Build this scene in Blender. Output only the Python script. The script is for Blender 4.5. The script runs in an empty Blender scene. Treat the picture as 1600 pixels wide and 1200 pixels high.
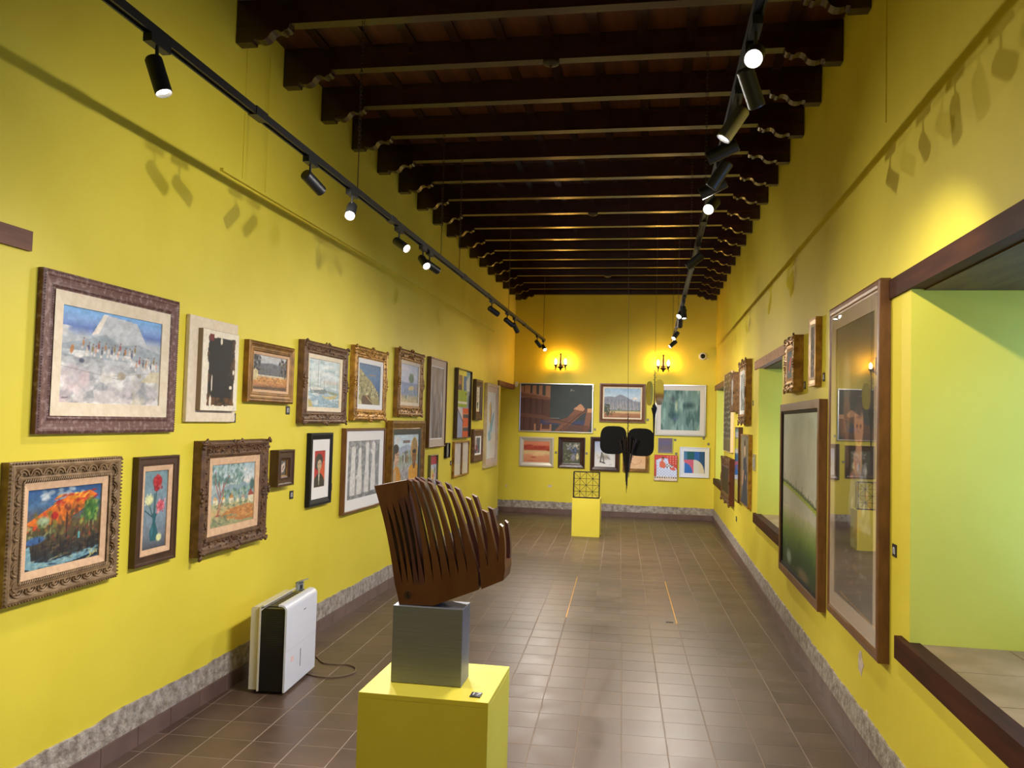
import bpy, bmesh, math, random
import numpy as np
from mathutils import Vector, Matrix

# ---------------------------------------------------------------- camera, world, exposure
SC = bpy.context.scene
COL = SC.collection
PI = math.pi
RW, LW, DW = 1.065, -2.414, 14.26        # right wall, left wall, back wall
FRONT = -2.2                              # wall behind the camera
CEIL = 3.99
F_PX, YAW, PITCH, ROLL = 1275.8, -0.169874, 0.044921, 0.026559
cam_d = bpy.data.cameras.new('camera')
cam_d.sensor_fit = 'HORIZONTAL'
cam_d.sensor_width = 36.0
cam_d.lens = F_PX / 1600.0 * 36.0
cam_d.clip_start = 0.05
cam_d.clip_end = 200
cam = bpy.data.objects.new('camera', cam_d)
COL.objects.link(cam)
_fw = Vector((math.sin(YAW) * math.cos(PITCH), math.cos(YAW) * math.cos(PITCH), math.sin(PITCH)))
_rt = Vector((math.cos(YAW), -math.sin(YAW), 0))
_up = _rt.cross(_fw)
_r2 = math.cos(ROLL) * _rt + math.sin(ROLL) * _up
_u2 = -math.sin(ROLL) * _rt + math.cos(ROLL) * _up
cam.matrix_world = Matrix(((_r2.x, _u2.x, -_fw.x, 0.0), (_r2.y, _u2.y, -_fw.y, 0.0),
                           (_r2.z, _u2.z, -_fw.z, 1.6), (0, 0, 0, 1)))
SC.camera = cam

SPOT_W = 72.0           # each track spotlight
SPOT_COL = (1.0, 0.95, 0.86)
SCONCE_STRENGTH = 290.0
SKY_STRENGTH = 4.3
world = bpy.data.worlds.new('sky')
SC.world = world
world.use_nodes = True
wn = world.node_tree
wn.nodes['Background'].inputs[0].default_value = (0.25, 0.58, 1.45, 1)
wn.nodes['Background'].inputs[1].default_value = SKY_STRENGTH
SC.view_settings.view_transform = 'Standard'
SC.view_settings.look = 'None'
SC.view_settings.exposure = 0.0
SC.view_settings.gamma = 1.0
SC.view_settings.use_curve_mapping = False

# ---------------------------------------------------------------- helpers
def lin(c):
    """0-255 sRGB to linear"""
    o = []
    for v in c[:3]:
        v = v / 255.0
        o.append(v / 12.92 if v <= 0.04045 else ((v + 0.055) / 1.055) ** 2.4)
    return tuple(o) + (1.0,)

MATS = {}
def mat(name, c1, rough=0.5, metal=0.0, c2=None, scale=8.0, stretch=(1, 1, 1), detail=3.0, bump=0.0, bscale=None,
        spec=0.5, coords='Object', emit=None, estr=0.0, lo=0.35, hi=0.65):
    if name in MATS:
        return MATS[name]
    m = bpy.data.materials.new(name)
    m.use_nodes = True
    nt = m.node_tree
    b = nt.nodes['Principled BSDF']
    b.inputs['Base Color'].default_value = lin(c1)
    b.inputs['Roughness'].default_value = rough
    b.inputs['Metallic'].default_value = metal
    b.inputs['Specular IOR Level'].default_value = spec
    if c2 is not None or bump:
        tc = nt.nodes.new('ShaderNodeTexCoord')
        mp = nt.nodes.new('ShaderNodeMapping')
        mp.inputs['Scale'].default_value = stretch
        nt.links.new(tc.outputs[coords], mp.inputs['Vector'])
        nz = nt.nodes.new('ShaderNodeTexNoise')
        nz.inputs['Scale'].default_value = scale
        nz.inputs['Detail'].default_value = detail
        nt.links.new(mp.outputs[0], nz.inputs['Vector'])
        if c2 is not None:
            cr = nt.nodes.new('ShaderNodeValToRGB')
            cr.color_ramp.elements[0].position = lo
            cr.color_ramp.elements[1].position = hi
            cr.color_ramp.elements[0].color = lin(c1)
            cr.color_ramp.elements[1].color = lin(c2)
            nt.links.new(nz.outputs['Fac'], cr.inputs[0])
            nt.links.new(cr.outputs[0], b.inputs['Base Color'])
        if bump:
            nb = nz
            if bscale:
                nb = nt.nodes.new('ShaderNodeTexNoise')
                nb.inputs['Scale'].default_value = bscale
                nb.inputs['Detail'].default_value = 4
                nt.links.new(mp.outputs[0], nb.inputs['Vector'])
            bp = nt.nodes.new('ShaderNodeBump')
            bp.inputs['Strength'].default_value = bump
            bp.inputs['Distance'].default_value = 0.01
            nt.links.new(nb.outputs['Fac'], bp.inputs['Height'])
            nt.links.new(bp.outputs[0], b.inputs['Normal'])
    if emit:
        b.inputs['Emission Color'].default_value = lin(emit)
        b.inputs['Emission Strength'].default_value = estr
    MATS[name] = m
    return m

def glass_mat(name, tint=(255, 255, 255), rough=0.01, gl=0.04):
    if name in MATS:
        return MATS[name]
    m = bpy.data.materials.new(name)
    m.use_nodes = True
    nt = m.node_tree
    for n in list(nt.nodes):
        nt.nodes.remove(n)
    out = nt.nodes.new('ShaderNodeOutputMaterial')
    mix = nt.nodes.new('ShaderNodeMixShader')
    tr = nt.nodes.new('ShaderNodeBsdfTransparent')
    tr.inputs[0].default_value = lin(tint)
    g = nt.nodes.new('ShaderNodeBsdfGlossy')
    g.inputs['Roughness'].default_value = rough
    # Schlick reflectance, the same from both faces of the pane
    lw_ = nt.nodes.new('ShaderNodeLayerWeight')
    lw_.inputs['Blend'].default_value = 0.5
    pw_ = nt.nodes.new('ShaderNodeMath')
    pw_.operation = 'POWER'
    pw_.inputs[1].default_value = 5.0
    nt.links.new(lw_.outputs['Facing'], pw_.inputs[0])
    ma_ = nt.nodes.new('ShaderNodeMath')
    ma_.operation = 'MULTIPLY_ADD'
    ma_.inputs[1].default_value = 1.0 - gl
    ma_.inputs[2].default_value = gl
    nt.links.new(pw_.outputs[0], ma_.inputs[0])
    nt.links.new(ma_.outputs[0], mix.inputs[0])
    nt.links.new(tr.outputs[0], mix.inputs[1])
    nt.links.new(g.outputs[0], mix.inputs[2])
    nt.links.new(mix.outputs[0], out.inputs[0])
    MATS[name] = m
    return m

class MB:
    """collects shapes, builds ONE mesh object"""
    def __init__(s):
        s.v = []
        s.f = []
    def add(s, vs, fs):
        n = len(s.v)
        s.v += [tuple(p) for p in vs]
        s.f += [tuple(i + n for i in q) for q in fs]
        return s
    def box(s, x0, x1, y0, y1, z0, z1):
        return s.add([(x0, y0, z0), (x1, y0, z0), (x1, y1, z0), (x0, y1, z0), (x0, y0, z1), (x1, y0, z1), (x1, y1, z1), (x0, y1, z1)],
                     [(0, 3, 2, 1), (4, 5, 6, 7), (0, 1, 5, 4), (1, 2, 6, 5), (2, 3, 7, 6), (3, 0, 4, 7)])
    def bar(s, a, b, w, h=None, up=(0, 0, 1)):
        """box bar from a to b"""
        h = h or w
        a, b = Vector(a), Vector(b)
        d = (b - a).normalized()
        u = Vector(up)
        if abs(d.dot(u)) > 0.98:
            u = Vector((0, 1, 0))
        x = d.cross(u).normalized() * (w / 2)
        y = x.cross(d).normalized() * (h / 2)
        return s.add([a - x - y, a + x - y, a + x + y, a - x + y, b - x - y, b + x - y, b + x + y, b - x + y],
                     [(0, 3, 2, 1), (4, 5, 6, 7), (0, 1, 5, 4), (1, 2, 6, 5), (2, 3, 7, 6), (3, 0, 4, 7)])
    def cyl(s, a, b, r0, r1=None, n=14, caps=True):
        r1 = r0 if r1 is None else r1
        a, b = Vector(a), Vector(b)
        d = (b - a).normalized()
        u = Vector((0, 0, 1)) if abs(d.z) < 0.9 else Vector((1, 0, 0))
        x = d.cross(u).normalized()
        y = d.cross(x)
        vs = []
        for p, r in ((a, r0), (b, r1)):
            for i in range(n):
                t = 2 * PI * i / n
                vs.append(p + x * (r * math.cos(t)) + y * (r * math.sin(t)))
        fs = [(i, (i + 1) % n, n + (i + 1) % n, n + i) for i in range(n)]
        if caps:
            fs += [tuple(range(n))[::-1], tuple(range(n, 2 * n))]
        return s.add(vs, fs)
    def lathe(s, prof, c=(0, 0, 0), axis='z', n=16):
        vs, fs = [], []
        for r, h in prof:
            for i in range(n):
                t = 2 * PI * i / n
                if axis == 'z':
                    vs.append((c[0] + r * math.cos(t), c[1] + r * math.sin(t), c[2] + h))
                else:
                    vs.append((c[0] + r * math.cos(t), c[1] + h, c[2] + r * math.sin(t)))
        for k in range(len(prof) - 1):
            for i in range(n):
                j = (i + 1) % n
                fs.append((k * n + i, k * n + j, (k + 1) * n + j, (k + 1) * n + i))
        fs.append(tuple(range(n)))
        fs.append(tuple(range((len(prof) - 1) * n, len(prof) * n)))
        return s.add(vs, fs)
    def ball(s, c, r, nu=8, nv=4, rot=None):
        if not isinstance(r, (tuple, list)):
            r = (r, r, r)
        vs = []
        for k in range(1, nv):
            ph = PI * k / nv
            for i in range(nu):
                t = 2 * PI * i / nu
                vs.append(Vector((r[0] * math.sin(ph) * math.cos(t), r[1] * math.sin(ph) * math.sin(t), r[2] * math.cos(ph))))
        vs += [Vector((0, 0, r[2])), Vector((0, 0, -r[2]))]
        if rot is not None:
            vs = [rot @ p for p in vs]
        vs = [p + Vector(c) for p in vs]
        top, bot = (nv - 1) * nu, (nv - 1) * nu + 1
        fs = [(top, i, (i + 1) % nu) for i in range(nu)]
        for k in range(nv - 2):
            fs += [(k * nu + i, (k + 1) * nu + i, (k + 1) * nu + (i + 1) % nu, k * nu + (i + 1) % nu) for i in range(nu)]
        b0 = (nv - 2) * nu
        fs += [(bot, b0 + (i + 1) % nu, b0 + i) for i in range(nu)]
        return s.add(vs, fs)
    def prism(s, poly, fn, t0, t1):
        """poly in (u, v); fn(u, v, t) -> xyz"""
        n = len(poly)
        vs = [fn(u, v, t0) for u, v in poly] + [fn(u, v, t1) for u, v in poly]
        fs = [tuple(range(n)), tuple(range(2 * n - 1, n - 1, -1))]
        fs += [(i, n + i, n + (i + 1) % n, (i + 1) % n) for i in range(n)]
        return s.add(vs, fs)
    def tube(s, pts, r, n=6):
        pts = [Vector(p) for p in pts]
        vs, fs = [], []
        for k, p in enumerate(pts):
            d = (pts[min(k + 1, len(pts) - 1)] - pts[max(k - 1, 0)]).normalized()
            u = Vector((0, 0, 1)) if abs(d.z) < 0.95 else Vector((0, 1, 0))
            x = d.cross(u).normalized()
            y = d.cross(x)
            rr = r[k] if isinstance(r, (list, tuple)) else r
            for i in range(n):
                t = 2 * PI * i / n
                vs.append(p + x * (rr * math.cos(t)) + y * (rr * math.sin(t)))
        for k in range(len(pts) - 1):
            for i in range(n):
                fs.append((k * n + i, k * n + (i + 1) % n, (k + 1) * n + (i + 1) % n, (k + 1) * n + i))
        fs += [tuple(range(n)), tuple(range((len(pts) - 1) * n, len(pts) * n))]
        return s.add(vs, fs)
    def mesh(s, name, m, smooth=None):
        me = bpy.data.meshes.new(name)
        me.from_pydata(s.v, [], s.f)
        bm = bmesh.new()
        bm.from_mesh(me)
        bmesh.ops.recalc_face_normals(bm, faces=bm.faces)
        bm.to_mesh(me)
        bm.free()
        if m:
            me.materials.append(m)
        if smooth:
            me.polygons.foreach_set('use_smooth', [True] * len(me.polygons))
            me.set_sharp_from_angle(angle=math.radians(smooth))
        return me
    def build(s, name, m, parent=None, smooth=None, loc=None):
        return link(name, s.mesh(name, m, smooth), parent, loc)

def link(name, me, parent=None, loc=None, rot=None):
    o = bpy.data.objects.new(name, me)
    COL.objects.link(o)
    if parent:
        o.parent = parent
    if loc:
        o.location = loc
    if rot:
        o.rotation_euler = rot
    return o

def tag(o, label=None, cat=None, group=None, kind=None):
    if label:
        o['label'] = label
    if cat:
        o['category'] = cat
    if group:
        o['group'] = group
    if kind:
        o['kind'] = kind
    return o

def thing(name, loc, rz=0.0, label=None, cat=None, group=None):
    o = bpy.data.objects.new(name, None)
    o.empty_display_size = 0.1
    COL.objects.link(o)
    o.location = loc
    o.rotation_euler = (0, 0, rz)
    return tag(o, label, cat, group)

# ---------------------------------------------------------------- materials
WALL = mat('yellow_wall_paint', (222, 204, 66), rough=0.55, c2=(214, 195, 56), scale=1.6, detail=5, bump=0.12, bscale=14, spec=0.35)
PEDY = mat('yellow_pedestal_paint', (224, 208, 74), rough=0.5, c2=(218, 200, 66), scale=3, spec=0.35)
WOODC = mat('dark_ceiling_wood', (38, 18, 16), rough=0.27, c2=(56, 28, 20), scale=3.5, stretch=(0.6, 6, 6), detail=6, bump=0.06, spec=0.65)
PLANK = mat('ceiling_plank_wood', (64, 34, 22), rough=0.45, c2=(98, 54, 30), scale=2.5, stretch=(6, 0.6, 6), detail=6, bump=0.1)
LINTEL = mat('lintel_wood', (54, 27, 15), rough=0.6, c2=(72, 37, 20), scale=4, stretch=(6, 0.7, 6), detail=5, spec=0.12)
BLACKM = mat('black_metal', (22, 22, 24), rough=0.42, spec=0.5)
STONE = mat('rough_grey_plinth', (128, 116, 106), rough=0.9, c2=(176, 166, 156), scale=22, detail=8, bump=1.0, bscale=55)
SKIRT = mat('skirting_tile', (112, 88, 82), rough=0.35, c2=(96, 74, 70), scale=6)
CREAM = mat('cream_linen', (226, 210, 184), rough=0.85, c2=(216, 198, 170), scale=30)
PINKL = mat('pink_linen', (214, 176, 140), rough=0.85, c2=(200, 162, 128), scale=40)
WHITEM = mat('white_mat_board', (224, 220, 216), rough=0.8)
BEIGEM = mat('beige_mat_board', (190, 170, 150), rough=0.85)
SILVER = mat('silver_metal', (200, 198, 192), rough=0.28, metal=0.9)
GLASS = glass_mat('picture_glass')

# ---------------------------------------------------------------- room shell
def struct(name, mb, m, parent=None, smooth=None):
    o = mb.build(name, m, parent, smooth)
    o['kind'] = 'structure'
    return o

def project(p):
    d = Vector(p) - Vector((0, 0, 1.6))
    z = d.dot(_fw)
    if z < 0.05:
        return None
    return (800 + F_PX * d.dot(_r2) / z, 600 - F_PX * d.dot(_u2) / z, z)

# floor with single tiles
def floor_tile_material():
    m = bpy.data.materials.new('brown_cement_tile')
    m.use_nodes = True
    nt = m.node_tree
    b = nt.nodes['Principled BSDF']
    geo = nt.nodes.new('ShaderNodeNewGeometry')
    mp = nt.nodes.new('ShaderNodeMapping')
    mp.vector_type = 'POINT'
    TH, T = 0.037, 0.2235
    # rotate the world into the tile grid, then count tiles
    mp.inputs['Rotation'].default_value = (0, 0, -TH)
    c, s = math.cos(-TH), math.sin(-TH)
    ox, oy = c * (-0.113) - s * 4.10, s * (-0.113) + c * 4.10
    mp.inputs['Location'].default_value = (-ox, -oy, 0)
    nt.links.new(geo.outputs['Position'], mp.inputs[0])
    sn = nt.nodes.new('ShaderNodeVectorMath')
    sn.operation = 'SCALE'
    sn.inputs['Scale'].default_value = 1.0 / T
    nt.links.new(mp.outputs[0], sn.inputs[0])
    fl = nt.nodes.new('ShaderNodeVectorMath')
    fl.operation = 'FLOOR'
    nt.links.new(sn.outputs[0], fl.inputs[0])
    sx = nt.nodes.new('ShaderNodeSeparateXYZ')
    nt.links.new(fl.outputs[0], sx.inputs[0])
    cb = nt.nodes.new('ShaderNodeCombineXYZ')
    nt.links.new(sx.outputs[0], cb.inputs[0])
    nt.links.new(sx.outputs[1], cb.inputs[1])
    wnz = nt.nodes.new('ShaderNodeTexWhiteNoise')
    wnz.noise_dimensions = '2D'
    nt.links.new(cb.outputs[0], wnz.inputs['Vector'])
    cr = nt.nodes.new('ShaderNodeValToRGB')
    cr.color_ramp.elements[0].color = lin((82, 63, 55))
    cr.color_ramp.elements[1].color = lin((97, 76, 66))
    nt.links.new(wnz.outputs['Value'], cr.inputs[0])
    nz = nt.nodes.new('ShaderNodeTexNoise')
    nz.inputs['Scale'].default_value = 7
    nz.inputs['Detail'].default_value = 5
    nt.links.new(geo.outputs['Position'], nz.inputs['Vector'])
    cr2 = nt.nodes.new('ShaderNodeValToRGB')
    cr2.color_ramp.elements[0].position = 0.3
    cr2.color_ramp.elements[1].position = 0.75
    cr2.color_ramp.elements[0].color = (0.72, 0.72, 0.74, 1)
    cr2.color_ramp.elements[1].color = (1.12, 1.1, 1.05, 1)
    nt.links.new(nz.outputs['Fac'], cr2.inputs[0])
    mx = nt.nodes.new('ShaderNodeMixRGB')
    mx.blend_type = 'MULTIPLY'
    mx.inputs[0].default_value = 1
    nt.links.new(cr.outputs[0], mx.inputs[1])
    nt.links.new(cr2.outputs[0], mx.inputs[2])
    nt.links.new(mx.outputs[0], b.inputs['Base Color'])
    mr = nt.nodes.new('ShaderNodeMapRange')
    mr.inputs[3].default_value = 0.28
    mr.inputs[4].default_value = 0.5
    nt.links.new(nz.outputs['Fac'], mr.inputs[0])
    nt.links.new(mr.outputs[0], b.inputs['Roughness'])
    b.inputs['Specular IOR Level'].default_value = 0.5
    return m

TILE = floor_tile_material()
GROUT = mat('floor_grout', (140, 122, 108), rough=0.9)
NICHE_OUT = RW + 0.85
floor = struct('floor', MB().box(LW - 1.0, NICHE_OUT, FRONT - 0.1, DW + 0.1, -0.12, -0.0008), GROUT)
TH, TS = 0.037, 0.2235
ex, ey = Vector((math.cos(TH), math.sin(TH))), Vector((-math.sin(TH), math.cos(TH)))
T0 = Vector((-0.113, 4.10))

def clip_poly(poly, x0, x1, y0, y1):
    for ax, lim, sgn in ((0, x0, 1), (0, x1, -1), (1, y0, 1), (1, y1, -1)):
        out = []
        for i in range(len(poly)):
            a, b = poly[i], poly[(i + 1) % len(poly)]
            da, db = sgn * (a[ax] - lim), sgn * (b[ax] - lim)
            if da >= 0:
                out.append(a)
            if (da >= 0) != (db >= 0):
                t = da / (da - db)
                out.append((a[0] + (b[0] - a[0]) * t, a[1] + (b[1] - a[1]) * t))
        poly = out
        if len(poly) < 3:
            return []
    return poly

def tile_geo(mb, poly, cx=0.0, cy=0.0):
    """flat tile with a small chamfer"""
    c = (sum(p[0] for p in poly) / len(poly), sum(p[1] for p in poly) / len(poly))
    n = len(poly)
    inn = []
    for p in poly:
        dx, dy = p[0] - c[0], p[1] - c[1]
        k = max(math.hypot(dx, dy), 1e-6)
        inn.append((p[0] - dx / k * 0.002, p[1] - dy / k * 0.002))
    vs = [(p[0], p[1], -0.010) for p in poly] + [(p[0], p[1], -0.0012) for p in poly] + [(p[0], p[1], 0.0) for p in inn]
    fs = [tuple(range(2 * n, 3 * n))]
    for i in range(n):
        j = (i + 1) % n
        fs += [(i, j, n + j, n + i), (n + i, n + j, 2 * n + j, 2 * n + i)]
    mb.add(vs, fs)

HG = TS / 2 - 0.0016
full_tile = MB()
tile_geo(full_tile, [(-HG, -HG), (HG, -HG), (HG, HG), (-HG, HG)])
full_tile_mesh = full_tile.mesh('floor_tile', TILE)
cands, others = [], []
XA, XB, YA, YB = LW - 0.75, RW - 0.001, FRONT, DW - 0.001
for i in range(-18, 12):
    for j in range(-32, 50):
        c = T0 + ex * ((i + 0.5) * TS) + ey * ((j + 0.5) * TS)
        cor = [c + ex * (a * HG) + ey * (b * HG) for a, b in ((-1, -1), (1, -1), (1, 1), (-1, 1))]
        xl = LW if c.y < 12.9 else XA
        poly = clip_poly([(p.x, p.y) for p in cor], xl + 0.001, XB, YA, YB)
        if len(poly) < 3:
            continue
        pr = project((c.x, c.y, 0))
        full = all(xl + 0.001 <= p.x <= XB and YA <= p.y <= YB for p in cor)
        vis = pr and -20 < pr[0] < 1620 and -20 < pr[1] < 1220
        (cands if vis else others).append((pr[2] if pr else 99, full, c.x, c.y, poly))
cands.sort()
for k, (dz, full, x, y, poly) in enumerate(cands):
    if k < 290:
        if full:
            link('floor_tile', full_tile_mesh, floor, (x, y, 0), (0, 0, TH))
        else:
            mb = MB()
            tile_geo(mb, poly)
            mb.build('floor_tile', TILE, floor)
rest = MB()
for t in cands[290:] + others:
    tile_geo(rest, t[4])
tag(rest.build('far_floor_tiles', TILE, floor), kind='stuff')

# brass edged hatch in the floor
BRASS = mat('brass_edge', (222, 170, 70), rough=0.3, metal=0.8)
def grid_pt(a, b):
    p = T0 + ex * (a * TS) + ey * (b * TS)
    return (p.x, p.y)
ha0, hb0, ha1, hb1 = -2, 12, 2, 20
for a, b in (((ha0, hb0), (ha0, hb1)), ((ha1, hb0), (ha1, hb1))):
    p, q = grid_pt(*a), grid_pt(*b)
    MB().bar((p[0], p[1], -0.0015), (q[0], q[1], -0.0015), 0.0075, 0.006).build('brass_strip', BRASS, floor)
SEAM = mat('hatch_seam', (176, 150, 112), rough=0.5)
for a, b in (((ha0, hb0), (ha1, hb0)), ((ha0, hb1), (ha1, hb1))):
    p, q = grid_pt(*a), grid_pt(*b)
    MB().bar((p[0], p[1], -0.0018), (q[0], q[1], -0.0018), 0.006, 0.0052).build('brass_strip', SEAM, floor)
hp = grid_pt(1.75, 12.2)
MB().box(hp[0] - 0.03, hp[0] + 0.03, hp[1] - 0.02, hp[1] + 0.02, -0.002, 0.004).build('hatch_pull', BLACKM, floor)

# walls
OPY, OPZ = 13.0, 2.16            # opening in the left wall next to the back wall
w = MB()
w.box(LW - 0.8, LW, FRONT - 0.1, OPY, -0.1, CEIL + 0.1)
w.box(LW - 0.8, LW, OPY, DW, OPZ, CEIL + 0.1)
w.box(LW - 0.9, LW - 0.72, OPY - 0.1, DW, -0.1, OPZ)
struct('wall_left', w, WALL)
NI = [(-2.0, -0.5), (2.13, 3.635), (7.05, 8.546), (12.45, 13.95)]  # first niche and its window are unseen, added for cool fill light
NZ0, NZ1 = 0.727, 2.2
w = MB()
ys = [FRONT - 0.1] + [v for n in NI for v in n] + [DW]
for k in range(0, len(ys), 2):
    w.box(RW, NICHE_OUT, ys[k], ys[k + 1], -0.1, CEIL + 0.1)
for a, b in NI:
    w.box(RW, NICHE_OUT, a, b, -0.1, NZ0 - 0.012)
    w.box(RW, NICHE_OUT, a, b, NZ1, CEIL + 0.1)
struct('wall_right', w, WALL)
wall_back = struct('wall_back', MB().box(LW - 0.9, NICHE_OUT, DW, DW + 0.2, -0.1, CEIL + 0.1), WALL)
struct('wall_front', MB().box(LW - 0.8, NICHE_OUT, FRONT - 0.2, FRONT, -0.1, CEIL + 0.1), WALL)

# painted ledge and thin painted wires on the plaster
tr = 0
def trim(mb, m):
    global tr
    tr += 1
    return struct('trim_%d' % tr, mb, m)
trim(MB().box(LW, LW + 0.022, 4.18, 12.3, 2.958, 2.975), WALL)
trim(MB().box(LW, LW + 0.004, 4.43, 4.436, 2.97, CEIL), WALL)
trim(MB().box(LW, LW + 0.004, 4.72, 4.725, 2.97, CEIL), WALL)
trim(MB().box(RW - 0.004, RW, 4.02, 4.026, 3.05, CEIL), WALL)

# lintels and sills
def lintel_box(x0, x1, y0, y1, z0, z1):
    return MB().box(x0, x1, y0, y1, z0, z1)
PALE = mat('worn_lamplit_lintel_wood', (186, 136, 104), rough=0.6, c2=(150, 100, 74), scale=30, detail=6, spec=0.25)  # speckles are worn paint; the pale tone also carries lamp light and gloss
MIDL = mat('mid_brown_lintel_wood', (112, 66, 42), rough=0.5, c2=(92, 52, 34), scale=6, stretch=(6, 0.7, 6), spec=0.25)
SOFF = mat('niche_soffit_board', (104, 78, 36), rough=0.6, c2=(84, 62, 30), scale=4, stretch=(5, .6, 5), spec=.2)
for kk, (a, b) in enumerate(NI):
    yb = min(b + 0.28, DW - 0.002)
    ya = a - 0.2
    trim(lintel_box(RW - 0.012, RW + 0.05, ya, yb, NZ1 - 0.004, NZ1 + 0.082), (LINTEL, LINTEL, PALE, MIDL)[kk])  # far niche lintels are paler, lamp light put into their wood colour
    trim(MB().box(RW + 0.051, NICHE_OUT - 0.14, a + .001, b - .001, NZ1 - 0.010, NZ1 - 0.001), SOFF)
    trim(MB().box(RW - 0.03, RW + 0.04, a - 0.12, min(b + 0.11, DW - 0.002), 0.638, 0.732), LINTEL)
    # tiled sill
    st = MB().box(RW + 0.04, NICHE_OUT - 0.14, a, b, NZ0 - 0.012, NZ0 - 0.006)
    sill = trim(st, mat('sill_mortar', (96, 84, 70), rough=0.9))
    n = 4
    for k in range(n):
        y0 = a + (b - a) * k / n
        y1 = a + (b - a) * (k + 1) / n
        for q in range(2):
            x0 = RW + 0.041 + q * 0.335
            MB().box(x0, x0 + 0.331, y0 + 0.002, y1 - 0.002, NZ0 - 0.008, NZ0).build(
                'sill_tile', mat('tan_sill_tile', (138, 104, 68), rough=0.4, c2=(164, 128, 90), scale=5), sill)
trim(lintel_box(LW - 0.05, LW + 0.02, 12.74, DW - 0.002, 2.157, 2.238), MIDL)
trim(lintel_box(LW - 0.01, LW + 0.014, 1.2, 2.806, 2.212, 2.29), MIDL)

# windows at the outer end of the niches
WINF = mat('window_frame_paint', (214, 210, 200), rough=0.5)
for k, (a, b) in enumerate(NI):
    win = thing('window_%d' % (k + 1), (NICHE_OUT - 0.1, (a + b) / 2, NZ0))
    win['kind'] = 'structure'
    hw, hh = (b - a) / 2, NZ1 - NZ0
    f = MB()
    f.box(-0.03, 0.03, -hw, -hw + 0.05, 0, hh).box(-0.03, 0.03, hw - 0.05, hw, 0, hh)
    f.box(-0.03, 0.03, -hw, hw, 0, 0.05).box(-0.03, 0.03, -hw, hw, hh - 0.05, hh)
    f.build('window_frame', WINF, win)
    MB().box(-0.025, 0.025, -0.025, 0.025, 0.05, hh - 0.05).build('mullion', WINF, win)
    for sgn in (-1, 1):
        y0, y1 = (0.025, hw - 0.05) if sgn > 0 else (-hw + 0.05, -0.025)
        MB().box(-0.003, 0.003, y0, y1, 0.05, hh - 0.05).build('pane', GLASS, win)

# baseboards: rough plinth strip and skirting tiles
def baseboard(name, along, a, b, base, out):
    """along 'x' or 'y'; base = wall coordinate; out = direction into the room"""
    rnd = random.Random(hash(name) % 1000 if False else len(name) * 7)
    mb = MB()
    step = 0.03
    n = int((b - a) / step)
    vs, fs = [], []
    hgt = 0.206
    off = 0.0
    for i in range(n + 1):
        t = a + (b - a) * i / n
        off = 0.8 * off + rnd.uniform(-0.004, 0.004)
        z = hgt + off
        for d, zz in ((0.0, z), (0.009 + rnd.uniform(-.001, .001), z - 0.002), (0.011 + rnd.uniform(-.0015, .0015), 0.15), (0.012, 0.085), (0.0, 0.0)):
            p = base + out * d
            vs.append((p, t, zz) if along == 'y' else (t, p, zz))
    for i in range(n):
        for k in range(4):
            fs.append((i * 5 + k, i * 5 + k + 1, i * 5 + 5 + k + 1, i * 5 + 5 + k))
    mb.add(vs, fs)
    root = struct(name, mb, STONE)
    L0 = 0.27
    me = None
    t = a
    while t < b - 0.02:
        t1 = min(t + L0, b)
        q = MB()
        d0, d1 = sorted((base + out * 0.002, base + out * 0.022))
        if along == 'y':
            q.box(d0, d1, t + 0.0015, t1 - 0.0015, 0.0, 0.086)
        else:
            q.box(t + 0.0015, t1 - 0.0015, d0, d1, 0.0, 0.086)
        q.build('skirting_tile', SKIRT, root)
        t = t1
    return root
baseboard('baseboard_left', 'y', 1.2, OPY - 0.002, LW, 1)
baseboard('baseboard_right', 'y', 1.2, DW - 0.03, RW, -1)
baseboard('baseboard_back', 'x', LW - 0.7, RW - 0.002, DW, -1)

# peeled paint patches on the plaster
PLAST = mat('bare_plaster', (216, 200, 190), rough=0.9, c2=(180, 160, 150), scale=40)
def patch(name, wall, u, z, w_, h_, seed):
    rnd = random.Random(seed)
    pts = []
    for k in range(14):
        t = 2 * PI * k / 14
        r = rnd.uniform(0.55, 1.0)
        pts.append((u + w_ / 2 * r * math.cos(t), z + h_ / 2 * r * math.sin(t)))
    if wall == 'back':
        fn = lambda a, b, t: (a, DW - t, b)
    elif wall == 'right':
        fn = lambda a, b, t: (RW - t, a, b)
    else:
        fn = lambda a, b, t: (LW + t, a, b)
    return MB().prism(pts, fn, 0.0, 0.0015)
n_p = [patch('p', 'back', -1.728, 0.475, 0.10, 0.05, 1), patch('p', 'back', -2.50, 0.45, 0.04, 0.05, 2),
       patch('p', 'right', 4.42, 0.43, 0.14, 0.14, 3), patch('p', 'right', 4.3, 0.22, 0.05, 0.04, 4)]
for q in n_p:
    trim(q, PLAST)

# ceiling: planks, battens, beams with carved corbels
ceiling = struct('ceiling', MB().box(LW - 0.8, NICHE_OUT, FRONT - 0.1, DW + 0.1, CEIL + 0.04, CEIL + 0.14), WOODC)
npl = 12
pw = (RW - LW) / npl
pm = MB().box(-pw / 2 + 0.004, pw / 2 - 0.004, FRONT, DW, 0.0, 0.04).mesh('ceiling_plank', PLANK)
bm_ = MB().box(-0.03, 0.03, FRONT, DW, -0.015, 0.0).mesh('batten', WOODC)
for k in range(npl):
    link('ceiling_plank', pm, ceiling, (LW + pw * (k + 0.5), 0, CEIL + 0.001))
    if k:
        link('batten', bm_, ceiling, (LW + pw * k, 0, CEIL))
BZ, BWD = 3.838, 0.075
beam_m = MB().box(LW + 0.003, RW - 0.003, 0, BWD, BZ - 3.8, CEIL - 3.8 - 0.001)
beam_mesh = beam_m.mesh('beam', WOODC)
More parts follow.
